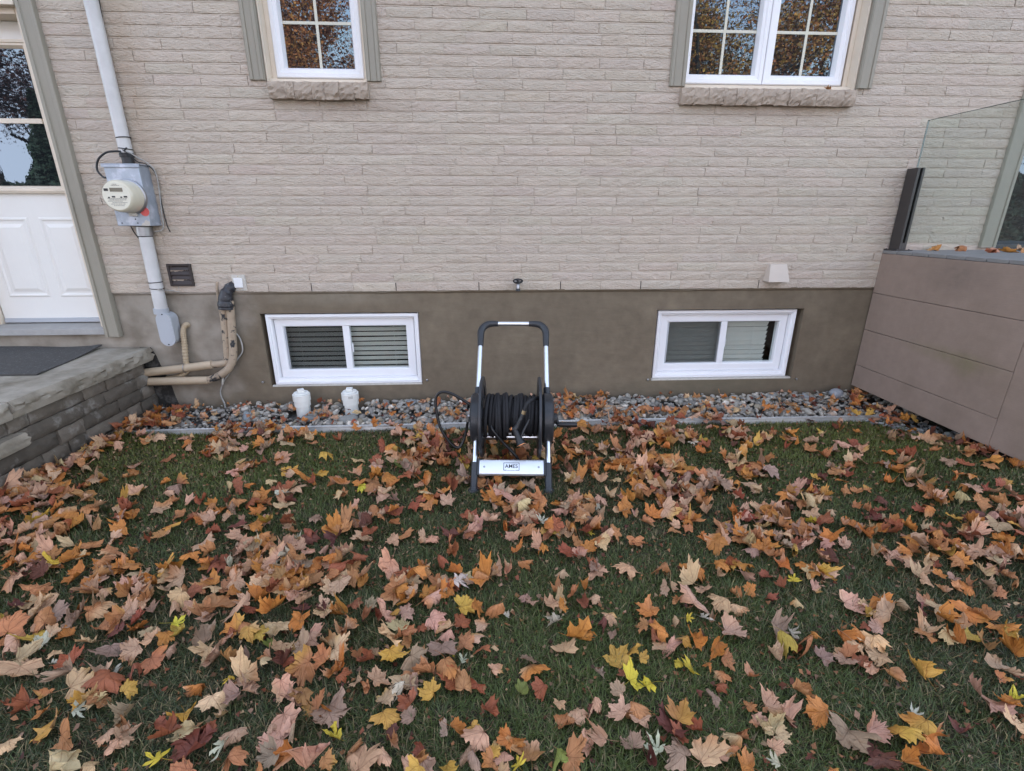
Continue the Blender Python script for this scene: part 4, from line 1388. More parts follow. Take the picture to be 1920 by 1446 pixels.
# ---------------------------------------------------------------- insulated pipes
ip = thing('insulated_pipes', 'pair of tan insulated pipes taped black at the top and bent along the foundation', 'pipes', (-2.0, 0, .3))
A = smooth_path([(-1.965, -.045, .90), (-1.973, -.05, .833), (-1.992, -.05, .62), (-2.010, -.05, .475), (-2.022, -.055, .43), (-2.055, -.06, .413), (-2.139, -.06, .406)], 8)
mb = MB(); mb.tube(A, .0265, 16)
at(mb, ip, 'pipe', M['worn_pipe'], smooth=60)
mb = MB(); mb.tube([(-2.128, -.062, .408), (-2.38, -.064, .378), (-2.66, -.064, .350)], .0315, 18)
at(mb, ip, 'pipe_sleeve', M['tan_pipe'], smooth=50)
B = smooth_path([(-1.918, -.045, .90), (-1.922, -.05, .832), (-1.94, -.055, .63), (-1.957, -.06, .49), (-1.978, -.065, .42), (-2.018, -.07, .366), (-2.10, -.07, .314), (-2.19, -.07, .280)], 8)
mb = MB(); mb.tube(B, .0290, 16)
at(mb, ip, 'pipe', M['worn_pipe'], smooth=60)
mb = MB(); mb.tube([(-2.178, -.072, .284), (-2.40, -.074, .283), (-2.68, -.074, .281)], .0315, 18)
at(mb, ip, 'pipe_sleeve', M['tan_pipe'], smooth=50)
rg = np.random.default_rng(9)
Tp = smooth_path([(-1.893, .0, 1.000), (-1.905, -.030, .990), (-1.928, -.046, .955), (-1.943, -.05, .90), (-1.949, -.05, .838)], 6)
mb = MB(); mb.tube(Tp, [.038 + .018 * min(1, max(0, (i - 9) / 12)) + .0018 * math.sin(i * 1.3) + rg.normal(0, .0008) for i in range(len(Tp))], 18)
at(mb, ip, 'tape_wrap', M['tape'], smooth=25)
mb = MB(); mb.tube(smooth_path([(-2.000, -.008, 1.03), (-2.002, -.02, 1.01), (-2.009, -.022, .92), (-2.007, -.035, .80), (-2.014, -.03, .55)], 6), .0085, 10)
at(mb, ip, 'thin_conduit', M['worn_pipe'], smooth=60)
mb = MB(); mb.tube([(-2.085, -.03, .30), (-2.10, -.03, .235)], .008, 10)
at(mb, ip, 'drain_stub', M['old_white'], smooth=60)
pa = [(-2.335 + .000 * a, -.064 + .036 * math.cos(a), .384 + .036 * math.sin(a)) for a in np.linspace(0, 2 * math.pi, 17)[:-1]]
mb = MB(); mb.tube(pa, .0025, 6, closed=True)
at(mb, ip, 'wire_tie', M['steel'], smooth=60)
rp = smooth_path([(-2.285, .002, .712), (-2.292, -.03, .706), (-2.305, -.045, .66), (-2.315, -.045, .56), (-2.331, -.045, .43), (-2.340, -.03, .375), (-2.37, -.022, .335), (-2.43, -.02, .300), (-2.52, -.02, .285)], 22)
mb = MB(); mb.tube(rp, [.0195 + .0022 * math.sin(i * 1.55) for i in range(len(rp))], 14)
tag(mb.build('ribbed_hose', M['tan_rib'], smooth=60), 'tan ribbed drain hose coming out of the cement behind the tan pipes', 'hose')
cable('grey_wire', [(-1.945, -.06, .68), (-1.925, -.03, .65), (-1.904, -.022, .602), (-1.897, -.022, .54), (-1.908, -.022, .49), (-1.955, -.03, .431), (-2.000, -.03, .37), (-2.045, -.03, .31), (-2.089, -.022, .257), (-2.128, -.02, .185), (-2.134, -.02, .13), (-2.120, -.02, .07), (-2.115, -.03, .03)], .0058, M['wire_grey'], 'loose grey wire hanging from the tan pipes down to the stones', 'wire')
# ---------------------------------------------------------------- hose reel cart
reel = thing('hose_reel_cart', 'silver and black hose reel cart standing on the leafy lawn', 'hose reel', (.127, -1.392, float(zt(.127, -1.39)) + .002))
reel.rotation_euler = (0, 0, R(-4.2))
HX = .2145
SL = Vector((0, .785, .812)).normalized()
def on(x, t, n=0.0):
    """point on the sloping leg plane, t metres up the slope, n metres out of it towards the front"""
    return Vector((x, 0, 0)) + SL * t + Vector((0, -SL.z, SL.y)) * n
def rb(mb, name, m, parent=reel, **k):
    return mb.build(name, m, parent, **k)
for s in (-1, 1):
    x = s * HX
    mb = MB(); mb.tube([on(x, .155), on(x, .40)], .0152, 20)
    rb(mb, 'leg', M['alu'], smooth=40)
    mb = MB(); mb.tube([on(x, -.004), on(x, .02), on(x, .022), on(x, .172)], [.027, .025, .0205, .0198], 20)
    mb.lathe([(.033, -.001), (.033, .010), (.026, .020)], (x, 0.004, 0), 'z', 20)
    rb(mb, 'foot', M['charcoal'], smooth=40)
    mb = MB(); mb.tube([on(x, .52), on(x, .97)], .0158, 20)
    rb(mb, 'upright', M['alu'], smooth=40)
    mb = MB(); mb.tube([on(x, .50), on(x, .655)], .0212, 20)
    rb(mb, 'collar', M['charcoal'], smooth=40)
    # moulded corner
    c = [on(x, .955), on(x, 1.02), on(x, 1.065), on(x - s * .012, 1.098), on(x - s * .038, 1.122), on(x - s * .075, 1.130), on(x - s * .112, 1.130)]
    c = smooth_path(c, 6)
    nn = len(c)
    mb = MB(); mb.tube(c, [.0188 + .005 * math.sin(math.pi * min(1, i / nn * 1.1)) for i in range(nn)], 20)
    rb(mb, 'handle_corner', M['charcoal'], smooth=50)
    # pod that covers the bearing
    pc = (x, .318, .325)
    mb = MB(); w_ = .032
    mb.lathe([(.10, -w_), (.140, -w_), (.152, -w_ + .010), (.152, w_ - .010), (.140, w_), (.10, w_)], pc, 'x', 48)
    rb(mb, 'side_cover', M['charcoal'], smooth=35)
    # rear leg
    mb = MB(); mb.tube([Vector((x, .36, .27)), Vector((x, .53, .02))], .0152, 16)
    rb(mb, 'rear_leg', M['alu'], smooth=40)
    mb = MB(); mb.lathe([(.03, -.012), (.055, -.014), (.058, -.008), (.058, .008), (.055, .014), (.03, .012)], (x + s * .03, .535, .055), 'x', 32)
    rb(mb, 'wheel', M['black'], smooth=40)
    # drum flange: rim, spokes and hub
    fx = s * .172 - .008
    mb = MB()
    mb.lathe([(.196, -.006), (.240, -.0095), (.247, -.006), (.247, .006), (.240, .0095), (.196, .006), (.196, -.006)], (fx, .318, .333), 'x', 64)
    fl = rb(mb, 'drum_flange', M['charcoal'], smooth=40)
    mb = MB()
    mb.lathe([(.02, -.006), (.115, -.006), (.115, .006), (.02, .006)], (fx, .318, .333), 'x', 40)
    for k in range(7):
        a = k * 2 * math.pi / 7 + .3
        ca, sa = math.cos(a), math.sin(a)
        for (r0, r1, ww) in ((.112, .199, .013),):
            q = [(r0, -ww), (r1, -ww * 1.3), (r1, ww * 1.3), (r0, ww)]
            mb.prism([(.318 + r * ca - t * sa, .333 + r * sa + t * ca) for r, t in q], fx - .0055, fx + .0055, 'x')
    mb.build('spokes', M['charcoal'], fl)
mb = MB(); mb.tube([on(-.105, 1.130), on(.105, 1.130)], .0158, 20)
rb(mb, 'grip_bar', M['alu'], smooth=40)
mb = MB(); mb.tube([Vector((-.20, .318, .333)), Vector((.20, .318, .333))], .055, 28)
rb(mb, 'drum', M['black'], smooth=40)
mb = MB(); mb.tube([Vector((-.198, .45, .142)), Vector((.198, .45, .142))], .024, 20)
rb(mb, 'rear_bar', M['alu'], smooth=40)
# crossbar with plate
def plate_pts(x0, x1, t0, t1, n):
    return [on(x0, t0, n), on(x1, t0, n), on(x1, t1, n), on(x0, t1, n)]
def plate_box(x0, x1, t0, t1, n0, n1):
    mb = MB()
    mb.add(plate_pts(x0, x1, t0, t1, n0) + plate_pts(x0, x1, t0, t1, n1), [(0, 3, 2, 1), (4, 5, 6, 7), (0, 1, 5, 4), (1, 2, 6, 5), (2, 3, 7, 6), (3, 0, 4, 7)])
    return mb
mb = MB()
vs, fs = [], []
TB0, TB1 = .098, .190
prof = [(TB0, -.010), (TB0, .004), (TB0 + .006, .013), (TB0 + .018, .0165), ((TB0 + TB1) / 2, .0175), (TB1 - .018, .0165), (TB1 - .006, .013), (TB1, .004), (TB1, -.010)]
for x in (-.186, .186):
    vs += [on(x, t, n) for t, n in prof]
k = len(prof)
fs = [(i, (i + 1) % k, k + (i + 1) % k, k + i) for i in range(k)] + [tuple(range(k))[::-1], tuple(range(k, 2 * k))]
mb.add(vs, fs)
bar = rb(mb, 'crossbar', M['alu_plate'], smooth=30)
for s in (-1, 1):
    mb = plate_box(s * .1865 - (.0 if s > 0 else .012), s * .1865 + (.012 if s > 0 else .0), TB0 - .004, TB1 + .004, -.014, .019)
    rb(mb, 'end_cap', M['charcoal'], bevel=.003)
    c = on(s * .158, (TB0 + TB1) / 2, .0172)
    u, v, nn_ = Vector((1, 0, 0)), SL, Vector((0, -SL.z, SL.y))
    mb = MB(); vs = []
    for h, r_ in ((0, .0065), (.002, .0058)):
        vs += [c + u * r_ * math.cos(a) + v * r_ * math.sin(a) + nn_ * h for a in np.linspace(0, 2 * math.pi, 13)[:-1]]
    mb.add(vs, [(i, (i + 1) % 12, 12 + (i + 1) % 12, 12 + i) for i in range(12)] + [tuple(range(12, 24))])
    mb.build('screw', M['steel'], bar)
# lettering and its box on the plate
def text_obj(txt, size, name, parent, m, cx, ct, n):
    cu = bpy.data.curves.new(name, 'FONT')
    cu.body = txt
    cu.size = size
    cu.align_x = 'CENTER'
    cu.align_y = 'CENTER'
    cu.extrude = .0003
    cu.offset = .0003
    tmp = bpy.data.objects.new('tmp', cu)
    COL.objects.link(tmp)
    dg = bpy.context.evaluated_depsgraph_get()
    me = bpy.data.meshes.new_from_object(tmp.evaluated_get(dg))
    bpy.data.objects.remove(tmp)
    bpy.data.curves.remove(cu)
    me.name = name
    me.materials.clear()
    me.materials.append(m)
    ob = bpy.data.objects.new(name, me)
    COL.objects.link(ob)
    ob.parent = parent
    u, v, nn_ = Vector((1, 0, 0)), SL, Vector((0, -SL.z, SL.y))
    mt = Matrix((u, v, nn_)).transposed().to_4x4()
    mt.translation = on(cx, ct, n)
    ob.matrix_local = mt
    return ob
TM = (TB0 + TB1) / 2
text_obj('AMES', .031, 'lettering', bar, M['ink'], 0.0, TM + .003, .0182)
mb = MB()
for (a0, a1, b0, b1) in ((-.046, .046, .0225, .0250), (-.046, -.043, -.0185, .0225), (.043, .046, -.0185, .0225), (-.046, -.028, -.0215, -.0185), (.024, .046, -.0215, -.0185)):
    q = plate_box(a0, a1, TM + b0, TM + b1, .0174, .0183)
    mb.add(q.v, q.f)
for i in range(11):
    q = plate_box(-.025 + i * .0044, -.0225 + i * .0044, TM - .0225, TM - .0195, .0174, .0182)
    mb.add(q.v, q.f)
mb.build('logo_frame', M['ink'], bar)
# crank
mb = MB(); mb.lathe([(.032, .248), (.034, .262), (.030, .274), (.018, .276)], (0, .318, .325), 'x', 28)
rb(mb, 'crank_hub', M['black'], smooth=40)
mb = MB(); mb.tube([Vector((.268, .318, .330)), Vector((.276, .300, .300)), Vector((.285, .290, .290))], .011, 12)
cr = rb(mb, 'crank_arm', M['black'], smooth=50)
mb = MB(); mb.tube([Vector((.272, .285, .300)), Vector((.285, .285, .300)), Vector((.33, .285, .300)), Vector((.378, .285, .299)), Vector((.392, .285, .299))], [.010, .0145, .0155, .0160, .0140], 18)
mb.build('crank_handle', M['rubber'], cr, smooth=40)
# hose wound on the drum: a thing of its own
hose = thing('garden_hose', 'black ribbed garden hose wound on the reel drum with its loose end and loop', 'hose', tuple(reel.location))
hose.rotation_euler = reel.rotation_euler
AX = Vector((0, .318, .338))
def coil(r, turns, x0, x1, hr, seed):
    rg = np.random.default_rng(seed)
    wob = rg.normal(0, 1, 6)
    pts = []
    n = int(turns * 26)
    for i in range(n + 1):
        t = i / n
        a = t * turns * 2 * math.pi
        x = x0 + (x1 - x0) * t + .006 * math.sin(a * .5 + wob[0]) + .005 * math.sin(a * .23 + wob[1]) + .004 * math.sin(a * 1.02 + wob[5])
        rr = r + .006 * math.sin(a * .31 + wob[2]) + .006 * math.sin(a * .13 + wob[3]) + .005 * math.sin(a + wob[4]) + .003 * math.sin(a * 2.1 + wob[5])
        pts.append(AX + Vector((x, -rr * math.sin(a), rr * math.cos(a))))
    mb = MB()
    mb.tube(pts, hr, 10)
    return mb
coil(.094, 13, -.150, .142, .0125, 1).build('inner_coil', M['fabric_hose'], hose, smooth=60)
coil(.117, 13.4, .145, -.150, .0118, 2).build('outer_coil', M['fabric_hose'], hose, smooth=60)
coil(.131, 3.3, -.095, -.030, .0118, 3).build('outer_coil', M['fabric_hose'], hose, smooth=60)
def L(x, y, z):      # world -> cart-local
    v = Vector((x, y, z)) - Vector(reel.location)
    return Matrix.Rotation(R(4.2), 3, 'Z') @ v
lo = [L(*p) for p in [(-.085, -1.08, .40), (-.105, -1.08, .425), (-.201, -1.06, .482), (-.263, -1.06, .500), (-.302, -1.06, .474), (-.309, -1.07, .406), (-.286, -1.09, .284), (-.229, -1.10, .183), (-.181, -1.10, .150), (-.150, -1.09, .190), (-.128, -1.08, .270), (-.118, -1.08, .325)]]
mb = MB(); mb.tube(smooth_path(lo, 8), .0088, 12)
mb.build('inlet_loop', M['rubber'], hose, smooth=60)
mb = MB(); mb.tube([L(-.117, -1.08, .315), L(-.116, -1.08, .352)], [.0115, .0115], 14); mb.tube([L(-.120, -1.08, .350), L(-.088, -1.08, .350)], .013, 14)
mb.build('inlet_coupling', M['steel'], hose, smooth=40)
le = [L(*p) for p in [(.02, -1.19, .330), (.033, -1.205, .302), (.09, -1.21, .23), (.145, -1.21, .165), (.185, -1.205, .105), (.205, -1.19, .05), (.225, -1.16, .034)]]
mb = MB(); mb.tube(smooth_path(le, 8), .0095, 12)
mb.build('loose_end', M['rubber'], hose, smooth=60)
nl = [L(*p) for p in [(.30, -1.12, .475), (.292, -1.16, .488), (.262, -1.22, .500), (.232, -1.245, .492), (.216, -1.255, .468), (.209, -1.258, .447)]]
mb = MB(); mb.tube(smooth_path(nl, 8), .0118, 12)
mb.build('nozzle_lead', M['fabric_hose'], hose, smooth=60)
# spray nozzle hanging from it
nz_ = thing('spray_nozzle', 'black spray nozzle with copper ring hanging in front of the wound hose', 'nozzle', tuple(reel.location))
nz_.rotation_euler = reel.rotation_euler
mb = MB(); mb.tube([L(.210, -1.258, .450), L(.203, -1.258, .428)], .0128, 14)
mb.build('coupling', M['brass'], nz_, smooth=40)
mb = MB(); mb.tube(smooth_path([L(.204, -1.258, .430), L(.190, -1.262, .400), L(.172, -1.266, .362), L(.158, -1.272, .335), L(.168, -1.285, .305)], 6), [.0125] * 6 + [.0145] * 8 + [.0165] * 11, 14)
mb.build('nozzle_body', M['black'], nz_, smooth=50)
mb = MB(); mb.tube([L(.160, -1.275, .335), L(.172, -1.288, .298), L(.182, -1.296, .278), L(.190, -1.302, .262)], [.014, .0185, .024, .0285], 22)
hd_ = mb.build('nozzle_head', M['black'], nz_, smooth=50)
c, d_ = L(.1905, -1.3025, .261), (L(.190, -1.302, .262) - L(.172, -1.288, .298)).normalized()
q_ = d_.to_track_quat('Z', 'Y')
mb = MB(); mb.tube([c + q_ @ Vector((.0275 * math.cos(a), .0275 * math.sin(a), 0)) for a in np.linspace(0, 2 * math.pi, 29)[:-1]], .0028, 8, closed=True)
mb.build('copper_ring', M['copper'], hd_, smooth=60)
mb = MB(); mb.tube([c - d_ * .004, c - d_ * .002], [.026, .024], 24)
mb.build('face_plate', M['charcoal'], hd_)
mb = MB(); mb.tube(smooth_path([L(.238, -1.262, .395), L(.228, -1.268, .375), L(.208, -1.280, .340), L(.193, -1.288, .306), L(.180, -1.286, .296)], 6), .0075, 10)
mb.build('trigger', M['black'], nz_, smooth=50)
mb = MB(); mb.tube([L(.158, -1.272, .338), L(.135, -1.276, .345)], [.011, .0125], 14)
kn = mb.build('flow_knob', M['black'], nz_, smooth=50)
c, d_ = L(.132, -1.2765, .346), (L(.135, -1.276, .345) - L(.158, -1.272, .338)).normalized()
q_ = d_.to_track_quat('Z', 'Y')
mb = MB(); mb.tube([c + q_ @ Vector((.0115 * math.cos(a), .0115 * math.sin(a), 0)) for a in np.linspace(0, 2 * math.pi, 21)[:-1]], .0022, 8, closed=True)
mb.build('copper_ring', M['copper'], kn, smooth=60)

# ---------------------------------------------------------------- trees across the yard (seen in the panes; patio door evergreens added)
def tree(x, y, h, seed, cols, label, nleaf=5200, bare=False, lean=0.0, ever=False):
    rg = np.random.default_rng(seed)
    t = thing('maple_tree' if not ever else 'spruce_tree', label, 'tree', (x, y, 0), 'trees across the yard')
    mb = MB()
    tips = []
    def limb(p, d, L_, r, lev):
        pts = [p]
        rad = [r]
        n = 6
        for i in range(n):
            d = (d + Vector(rg.normal(0, .13, 3)) + Vector((0, 0, .05 if lev else 0))).normalized()
            p = p + d * L_ / n
            pts.append(p)
            rad.append(r * (1 - .55 * (i + 1) / n))
        mb.tube(pts, rad, 7 if lev < 2 else 5, cap=False)
        if lev >= 2:
            tips.extend(pts[2:])
        if lev < 3:
            for _ in range((6, 4, 3)[lev]):
                k = int(rg.integers(2, n + 1))
                a = rg.uniform(0, 6.28)
                s = Vector((math.cos(a), math.sin(a), rg.uniform(.1, .7)))
                limb(pts[k], (d * .55 + s * .75).normalized(), L_ * rg.uniform(.5, .72), rad[k] * .62, lev + 1)
    if not ever:
        limb(Vector((0, 0, -.1)), Vector((lean, 0, 1)).normalized(), h * .52, h * .021, 0)
        mb.build('trunk', M['bark'], t, smooth=60)
        tp = np.array([q[:] for q in tips])
        c = tp[rg.integers(0, len(tp), nleaf)] + rg.normal(0, .33, (nleaf, 3))
        s = rg.uniform(.022, .052, nleaf)
    else:
        mb.tube([(0, 0, -.1), (0, 0, h * .95)], [h * .02, .02], 8)
        mb.build('trunk', M['bark'], t, smooth=60)
        u = rg.uniform(0, 1, nleaf) ** .7
        zz = h * (1 - u * .93)
        lay = (np.sin(zz * 7) * .18 + .9)
        rad = u * h * .24 * lay * np.sqrt(rg.uniform(.25, 1, nleaf))
        a = rg.uniform(0, 6.28, nleaf)
        c = np.stack([rad * np.cos(a), rad * np.sin(a), zz - rad * .35 + h * .02], -1)
        s = rg.uniform(.06, .14, nleaf)
    n1 = rg.normal(0, 1, (nleaf, 3)); n1 /= np.linalg.norm(n1, axis=1)[:, None]
    n2 = np.cross(n1, rg.normal(0, 1, (nleaf, 3))); n2 /= np.linalg.norm(n2, axis=1)[:, None]
    A = n1 * s[:, None]
    B = n2 * s[:, None] * .8
    V = np.stack([c - A, c + B * .9, c + A, c - B * .9], 1).reshape(-1, 3)
    F = np.arange(nleaf * 4).reshape(-1, 4)
    cl = np.array(cols)[rg.integers(0, len(cols), nleaf)] * rg.uniform(.6, 1.3, (nleaf, 1))
    o = raw_mesh('crown', V, F, M['crown'], tone=np.repeat(cl, 4, 0), smooth=False)
    o.parent = t
RUST = [(.42, .14, .035), (.32, .10, .03), (.50, .22, .05), (.16, .05, .02)]
GOLD = [(.48, .27, .05), (.36, .20, .045), (.18, .10, .03), (.30, .12, .03)]
MAUVE = [(.14, .05, .045), (.10, .04, .035), (.18, .07, .05)]
GREEN = [(.025, .045, .025), (.02, .035, .02), (.03, .05, .03)]
tree(-7.2, -15.0, 13, 31, RUST, 'rust leaved maple with a dark forked trunk, mirrored in the narrow upper window', 90000, lean=.05)
tree(-2.6, -19, 14, 32, RUST, 'rust leaved maple farther back, mirrored low in the narrow upper window', 50000)
tree(9.0, -15.5, 13.0, 33, GOLD, 'golden brown maple mirrored in the double upper window beside its mullion', 62000, lean=-.04)
tree(13.2, -17, 13, 34, GOLD + MAUVE, 'thin brown leaved maple mirrored at the edge of the double upper window', 24000)
tree(4.5, -21, 12, 35, RUST + GOLD, 'distant copper maple mirrored between the upper windows', 20000)
tree(-17.0, -16, 12, 36, MAUVE, 'nearly bare purple brown tree mirrored in the upper pane of the entry door', 48000, lean=.06)
tree(-14.6, -19, 12, 39, MAUVE, 'second purple brown tree mirrored behind the bare one in the entry door', 40000, lean=-.05)
tree(-14.9, -15.2, 5.4, 37, GREEN, 'dark evergreen mirrored in the lower pane of the entry door', 16000, ever=True)
tree(-19.2, -16.5, 4.2, 38, GREEN, 'low dark evergreen mirrored beside the big one in the entry door', 7000, ever=True)
tree(18.0, -14.0, 6.5, 41, GREEN, 'added dark evergreen that darkens the patio door reflection behind the rail glass', 9000, ever=True)  # this row is added, out of view, to darken the patio pane
tree(21.5, -15.0, 7.0, 42, GREEN, 'added taller dark evergreen that darkens the far side of the patio door reflection', 9000, ever=True)
tree(25.0, -16.0, 6.0, 43, GREEN, 'added third dark evergreen of the row that darkens the patio door reflection', 7000, ever=True)
tree(6.2, -14.0, 10.5, 44, GOLD + RUST, 'golden maple nearer the house mirrored low in the double upper window', 20000, lean=.03)
def hedge(x0, x1, y, h):
    rg = np.random.default_rng(61)
    n = 26000
    c = np.stack([rg.uniform(x0, x1, n), y + rg.normal(0, .45, n).clip(-.8, .8), h * np.sqrt(rg.uniform(.0, 1, n)) + rg.normal(0, .08, n)], -1)
    n1 = rg.normal(0, 1, (n, 3)); n1 /= np.linalg.norm(n1, axis=1)[:, None]
    n2 = np.cross(n1, rg.normal(0, 1, (n, 3))); n2 /= np.linalg.norm(n2, axis=1)[:, None]
    A, B = n1 * .11, n2 * .08
    V = np.stack([c - A, c + B, c + A, c - B], 1).reshape(-1, 3)
    cl = np.array(GREEN)[rg.integers(0, 3, n)] * rg.uniform(.5, 1.3, (n, 1))
    o = raw_mesh('hedge', V, np.arange(n * 4).reshape(-1, 4), M['crown'], tone=np.repeat(cl, 4, 0), smooth=False)
    tag(o, 'dark hedge across the yard mirrored along the bottom of the entry door glass', 'hedge')
hedge(-26, -11, -14.2, 2.5)
# ---------------------------------------------------------------- fallen leaves
HALF = [(.0, 1.0), (.035, .90), (.09, .84), (.20, .80), (.175, .73), (.205, .68), (.265, .64), (.31, .62), (.36, .63), (.41, .71), (.47, .64), (.58, .66), (.74, .65), (.655, .54), (.62, .46), (.66, .37), (.59, .31), (.535, .25), (.56, .19), (.62, .15), (.74, .05), (.60, .00), (.54, -.12), (.36, -.11), (.18, -.13), (.04, -.05)]
DEEP = [(.0, 1.0), (.05, .82), (.13, .74), (.08, .62), (.09, .48), (.05, .34), (.20, .44), (.26, .56), (.36, .56), (.56, .66), (.50, .52), (.50, .42), (.33, .30), (.20, .20), (.34, .20), (.44, .16), (.60, .08), (.44, .04), (.30, -.04), (.14, -.03), (.04, -.02)]
def leaf_geo(rg, width, kind, mode, hi=True):
    H = np.array(DEEP if kind == 'deep' else HALF)
    if not hi:
        H = H[[0, 2, 3, 5, 6, 8, 9, 10, 12, 14, 15, 17, 19, 20, 21, 22, 24, 25] if kind != 'deep' else list(range(0, len(H), 2))]
    H = H * (1 + rg.normal(0, .045, H.shape))
    Lh = H[1:].copy() * (1 + rg.normal(0, .035, (len(H) - 1, 2)))
    Lh[:, 0] *= -1
    O = np.vstack([H[::-1], Lh, [[0, .0]]])
    c = np.array([0, .27])
    rings = (.34, .68, 1.0) if hi else (.55, 1.0)
    P = np.vstack([[c]] + [c + (O - c) * r for r in rings])
    n = len(O)
    F = []
    T3 = []
    for i in range(n):
        T3.append((0, 1 + i, 1 + (i + 1) % n))
    for r in range(len(rings) - 1):
        a, b = 1 + r * n, 1 + (r + 1) * n
        for i in range(n):
            j = (i + 1) % n
            T3.append((a + i, b + i, b + j))
            T3.append((a + i, b + j, a + j))
    uv = P.copy()
    an, ra = np.arctan2(P[:, 0], P[:, 1] - .27), np.hypot(P[:, 0], P[:, 1] - .27)
    P = P.copy()
    sc_ = 1 + .10 * np.sin(an + rg.uniform(0, 6)) + .09 * np.sin(2 * an + rg.uniform(0, 6)) + .06 * np.sin(3 * an + rg.uniform(0, 6))
    P[:, 0] *= sc_ * rg.uniform(.85, 1.12)
    P[:, 1] = .27 + (P[:, 1] - .27) * sc_ * rg.uniform(.88, 1.1)
    P[:, 0] += rg.normal(0, .10) * (P[:, 1] - .27) + .03 * np.sin(P[:, 1] * 7 + rg.uniform(0, 6))
    P[:, 1] += .03 * np.sin(P[:, 0] * 7 + rg.uniform(0, 6))
    if rg.random() < .15:                       # a torn or missing lobe
        a0 = rg.uniform(-2.4, 2.4)
        dd = np.abs((an - a0 + np.pi) % (2 * np.pi) - np.pi)
        cut = np.clip(1 - dd / rg.uniform(.3, .6), 0, 1)
        f = 1 - rg.uniform(.3, .55) * np.sqrt(cut)
        P[:, 0] *= f
        P[:, 1] = .27 + (P[:, 1] - .27) * f
    u, v = P[:, 0], P[:, 1] - .27
    rr = np.hypot(u, v)
    z = .03 * rg.normal() * np.sin(u * 5 + rg.uniform(0, 6)) + .035 * np.sin(v * 6 + rg.uniform(0, 6)) * rg.uniform(.3, 1)
    z = z + .05 * np.sin(np.arctan2(u, v) * 5 + rg.uniform(0, 6)) * rr
    # ridges along the veins, valleys between
    z = z + .035 * np.abs(np.sin(np.arctan2(u, P[:, 1] + .05) * 3.77 / 2 * 1.0)) * rr
    sgn = 1 if rg.random() < .72 else -1
    X, Y, Z = u.copy(), v.copy(), z
    def roll(X, Y, Z, ang, Rr, amt=1.0):
        ca, sa = math.cos(ang), math.sin(ang)
        s, t = X * ca + Y * sa, -X * sa + Y * ca
        th = s / Rr
        s2 = (Rr - Z) * np.sin(th)
        z2 = Rr - (Rr - Z) * np.cos(th)
        return s2 * ca - t * sa, s2 * sa + t * ca, z2
    if mode == 'flat':
        Z = Z + sgn * rg.uniform(.05, .38) * rr ** 2
        X, Y, Z = roll(X, Y, Z, rg.uniform(0, 3.14), rg.uniform(.6, 1.8) * sgn)
    elif mode == 'curled':
        X, Y, Z = roll(X, Y, Z, rg.uniform(0, 3.14), rg.uniform(.24, .42) * sgn)
        Z = Z + rg.uniform(-.1, .2) * (Y ** 2)
    elif mode == 'folded':
        a = rg.uniform(-.5, .5)
        s = X * math.cos(a) + Y * math.sin(a)
        Z = Z + np.sqrt(s * s + .004) * rg.uniform(.5, 1.3) * sgn
        X = X * rg.uniform(.62, .85)
        Z = Z - .15 * Y * Y + sgn * rg.uniform(-.1, .35) * rr ** 2
        X, Y, Z = roll(X, Y, Z, rg.uniform(0, 3.14), rg.uniform(.6, 1.6) * sgn)
    else:   # crumpled
        for _ in range(3):
            a, ph = rg.uniform(0, 6.28), rg.uniform(-.25, .25)
            s = X * math.cos(a) + Y * math.sin(a) - ph
            Z = Z + np.maximum(s, 0) * rg.uniform(-.9, 1.1)
        X = X * .85
        Y = Y * .85
        Z = Z + sgn * rg.uniform(0, .4) * rr ** 2
    # ripples and a lifted rim, as dry leaves have
    rim = np.clip(rr / .6, 0, 1.4) ** 2
    Z = Z + rim * (.07 * np.sin(np.arctan2(u, v) * rg.integers(3, 7) + rg.uniform(0, 6)) * rg.uniform(.4, 1.3)) + rim * rg.normal(0, .022, len(Z)) * (rr > .05)
    S = width / 1.3
    V = np.stack([X, Y, Z], -1) * S
    # stalk as a thin three-sided tube
    if hi or rg.random() < .5:
        b = V[1 + (len(rings) - 1) * n + n - 1]
        L_ = rg.uniform(.25, .6) * S * 1.2
        bend = rg.normal(0, .35, 2)
        st = []
        for i in range(4):
            t = i / 3
            p = b + np.array([bend[0] * t * t * L_, -t * L_, (bend[1] * t * t * .6 + .05) * L_])
            for k in range(3):
                st.append(p + np.array([math.cos(2.1 * k), 0, math.sin(2.1 * k)]) * .010 * S * (1.2 - .4 * t))
        o = len(V)
        for i in range(3):
            for k in range(3):
                q = (o + i * 3 + k, o + i * 3 + (k + 1) % 3, o + (i + 1) * 3 + (k + 1) % 3, o + (i + 1) * 3 + k)
                T3 += [(q[0], q[1], q[2]), (q[0], q[2], q[3])]
        V = np.vstack([V, st])
        uv = np.vstack([uv, np.tile([[.0, .30]], (12, 1))])
    return V, np.array(T3, np.int32), uv, n
PAL = {'k': (.49, .285, .178), 't': (.50, .33, .18), 'o': (.46, .175, .042), 'y': (.48, .275, .055), 'Y': (.54, .40, .045), 'r': (.28, .085, .040),
       'd': (.135, .045, .030), 'p': (.30, .19, .128), 'w': (.47, .43, .33), 'g': (.17, .19, .045), 'b': (.40, .175, .070)}
WORD = {'k': 'dusty pink', 't': 'tan', 'o': 'orange', 'y': 'mustard yellow', 'Y': 'bright yellow', 'r': 'russet red', 'd': 'dark maroon', 'p': 'purple grey', 'w': 'whitish', 'g': 'green', 'b': 'brown orange'}
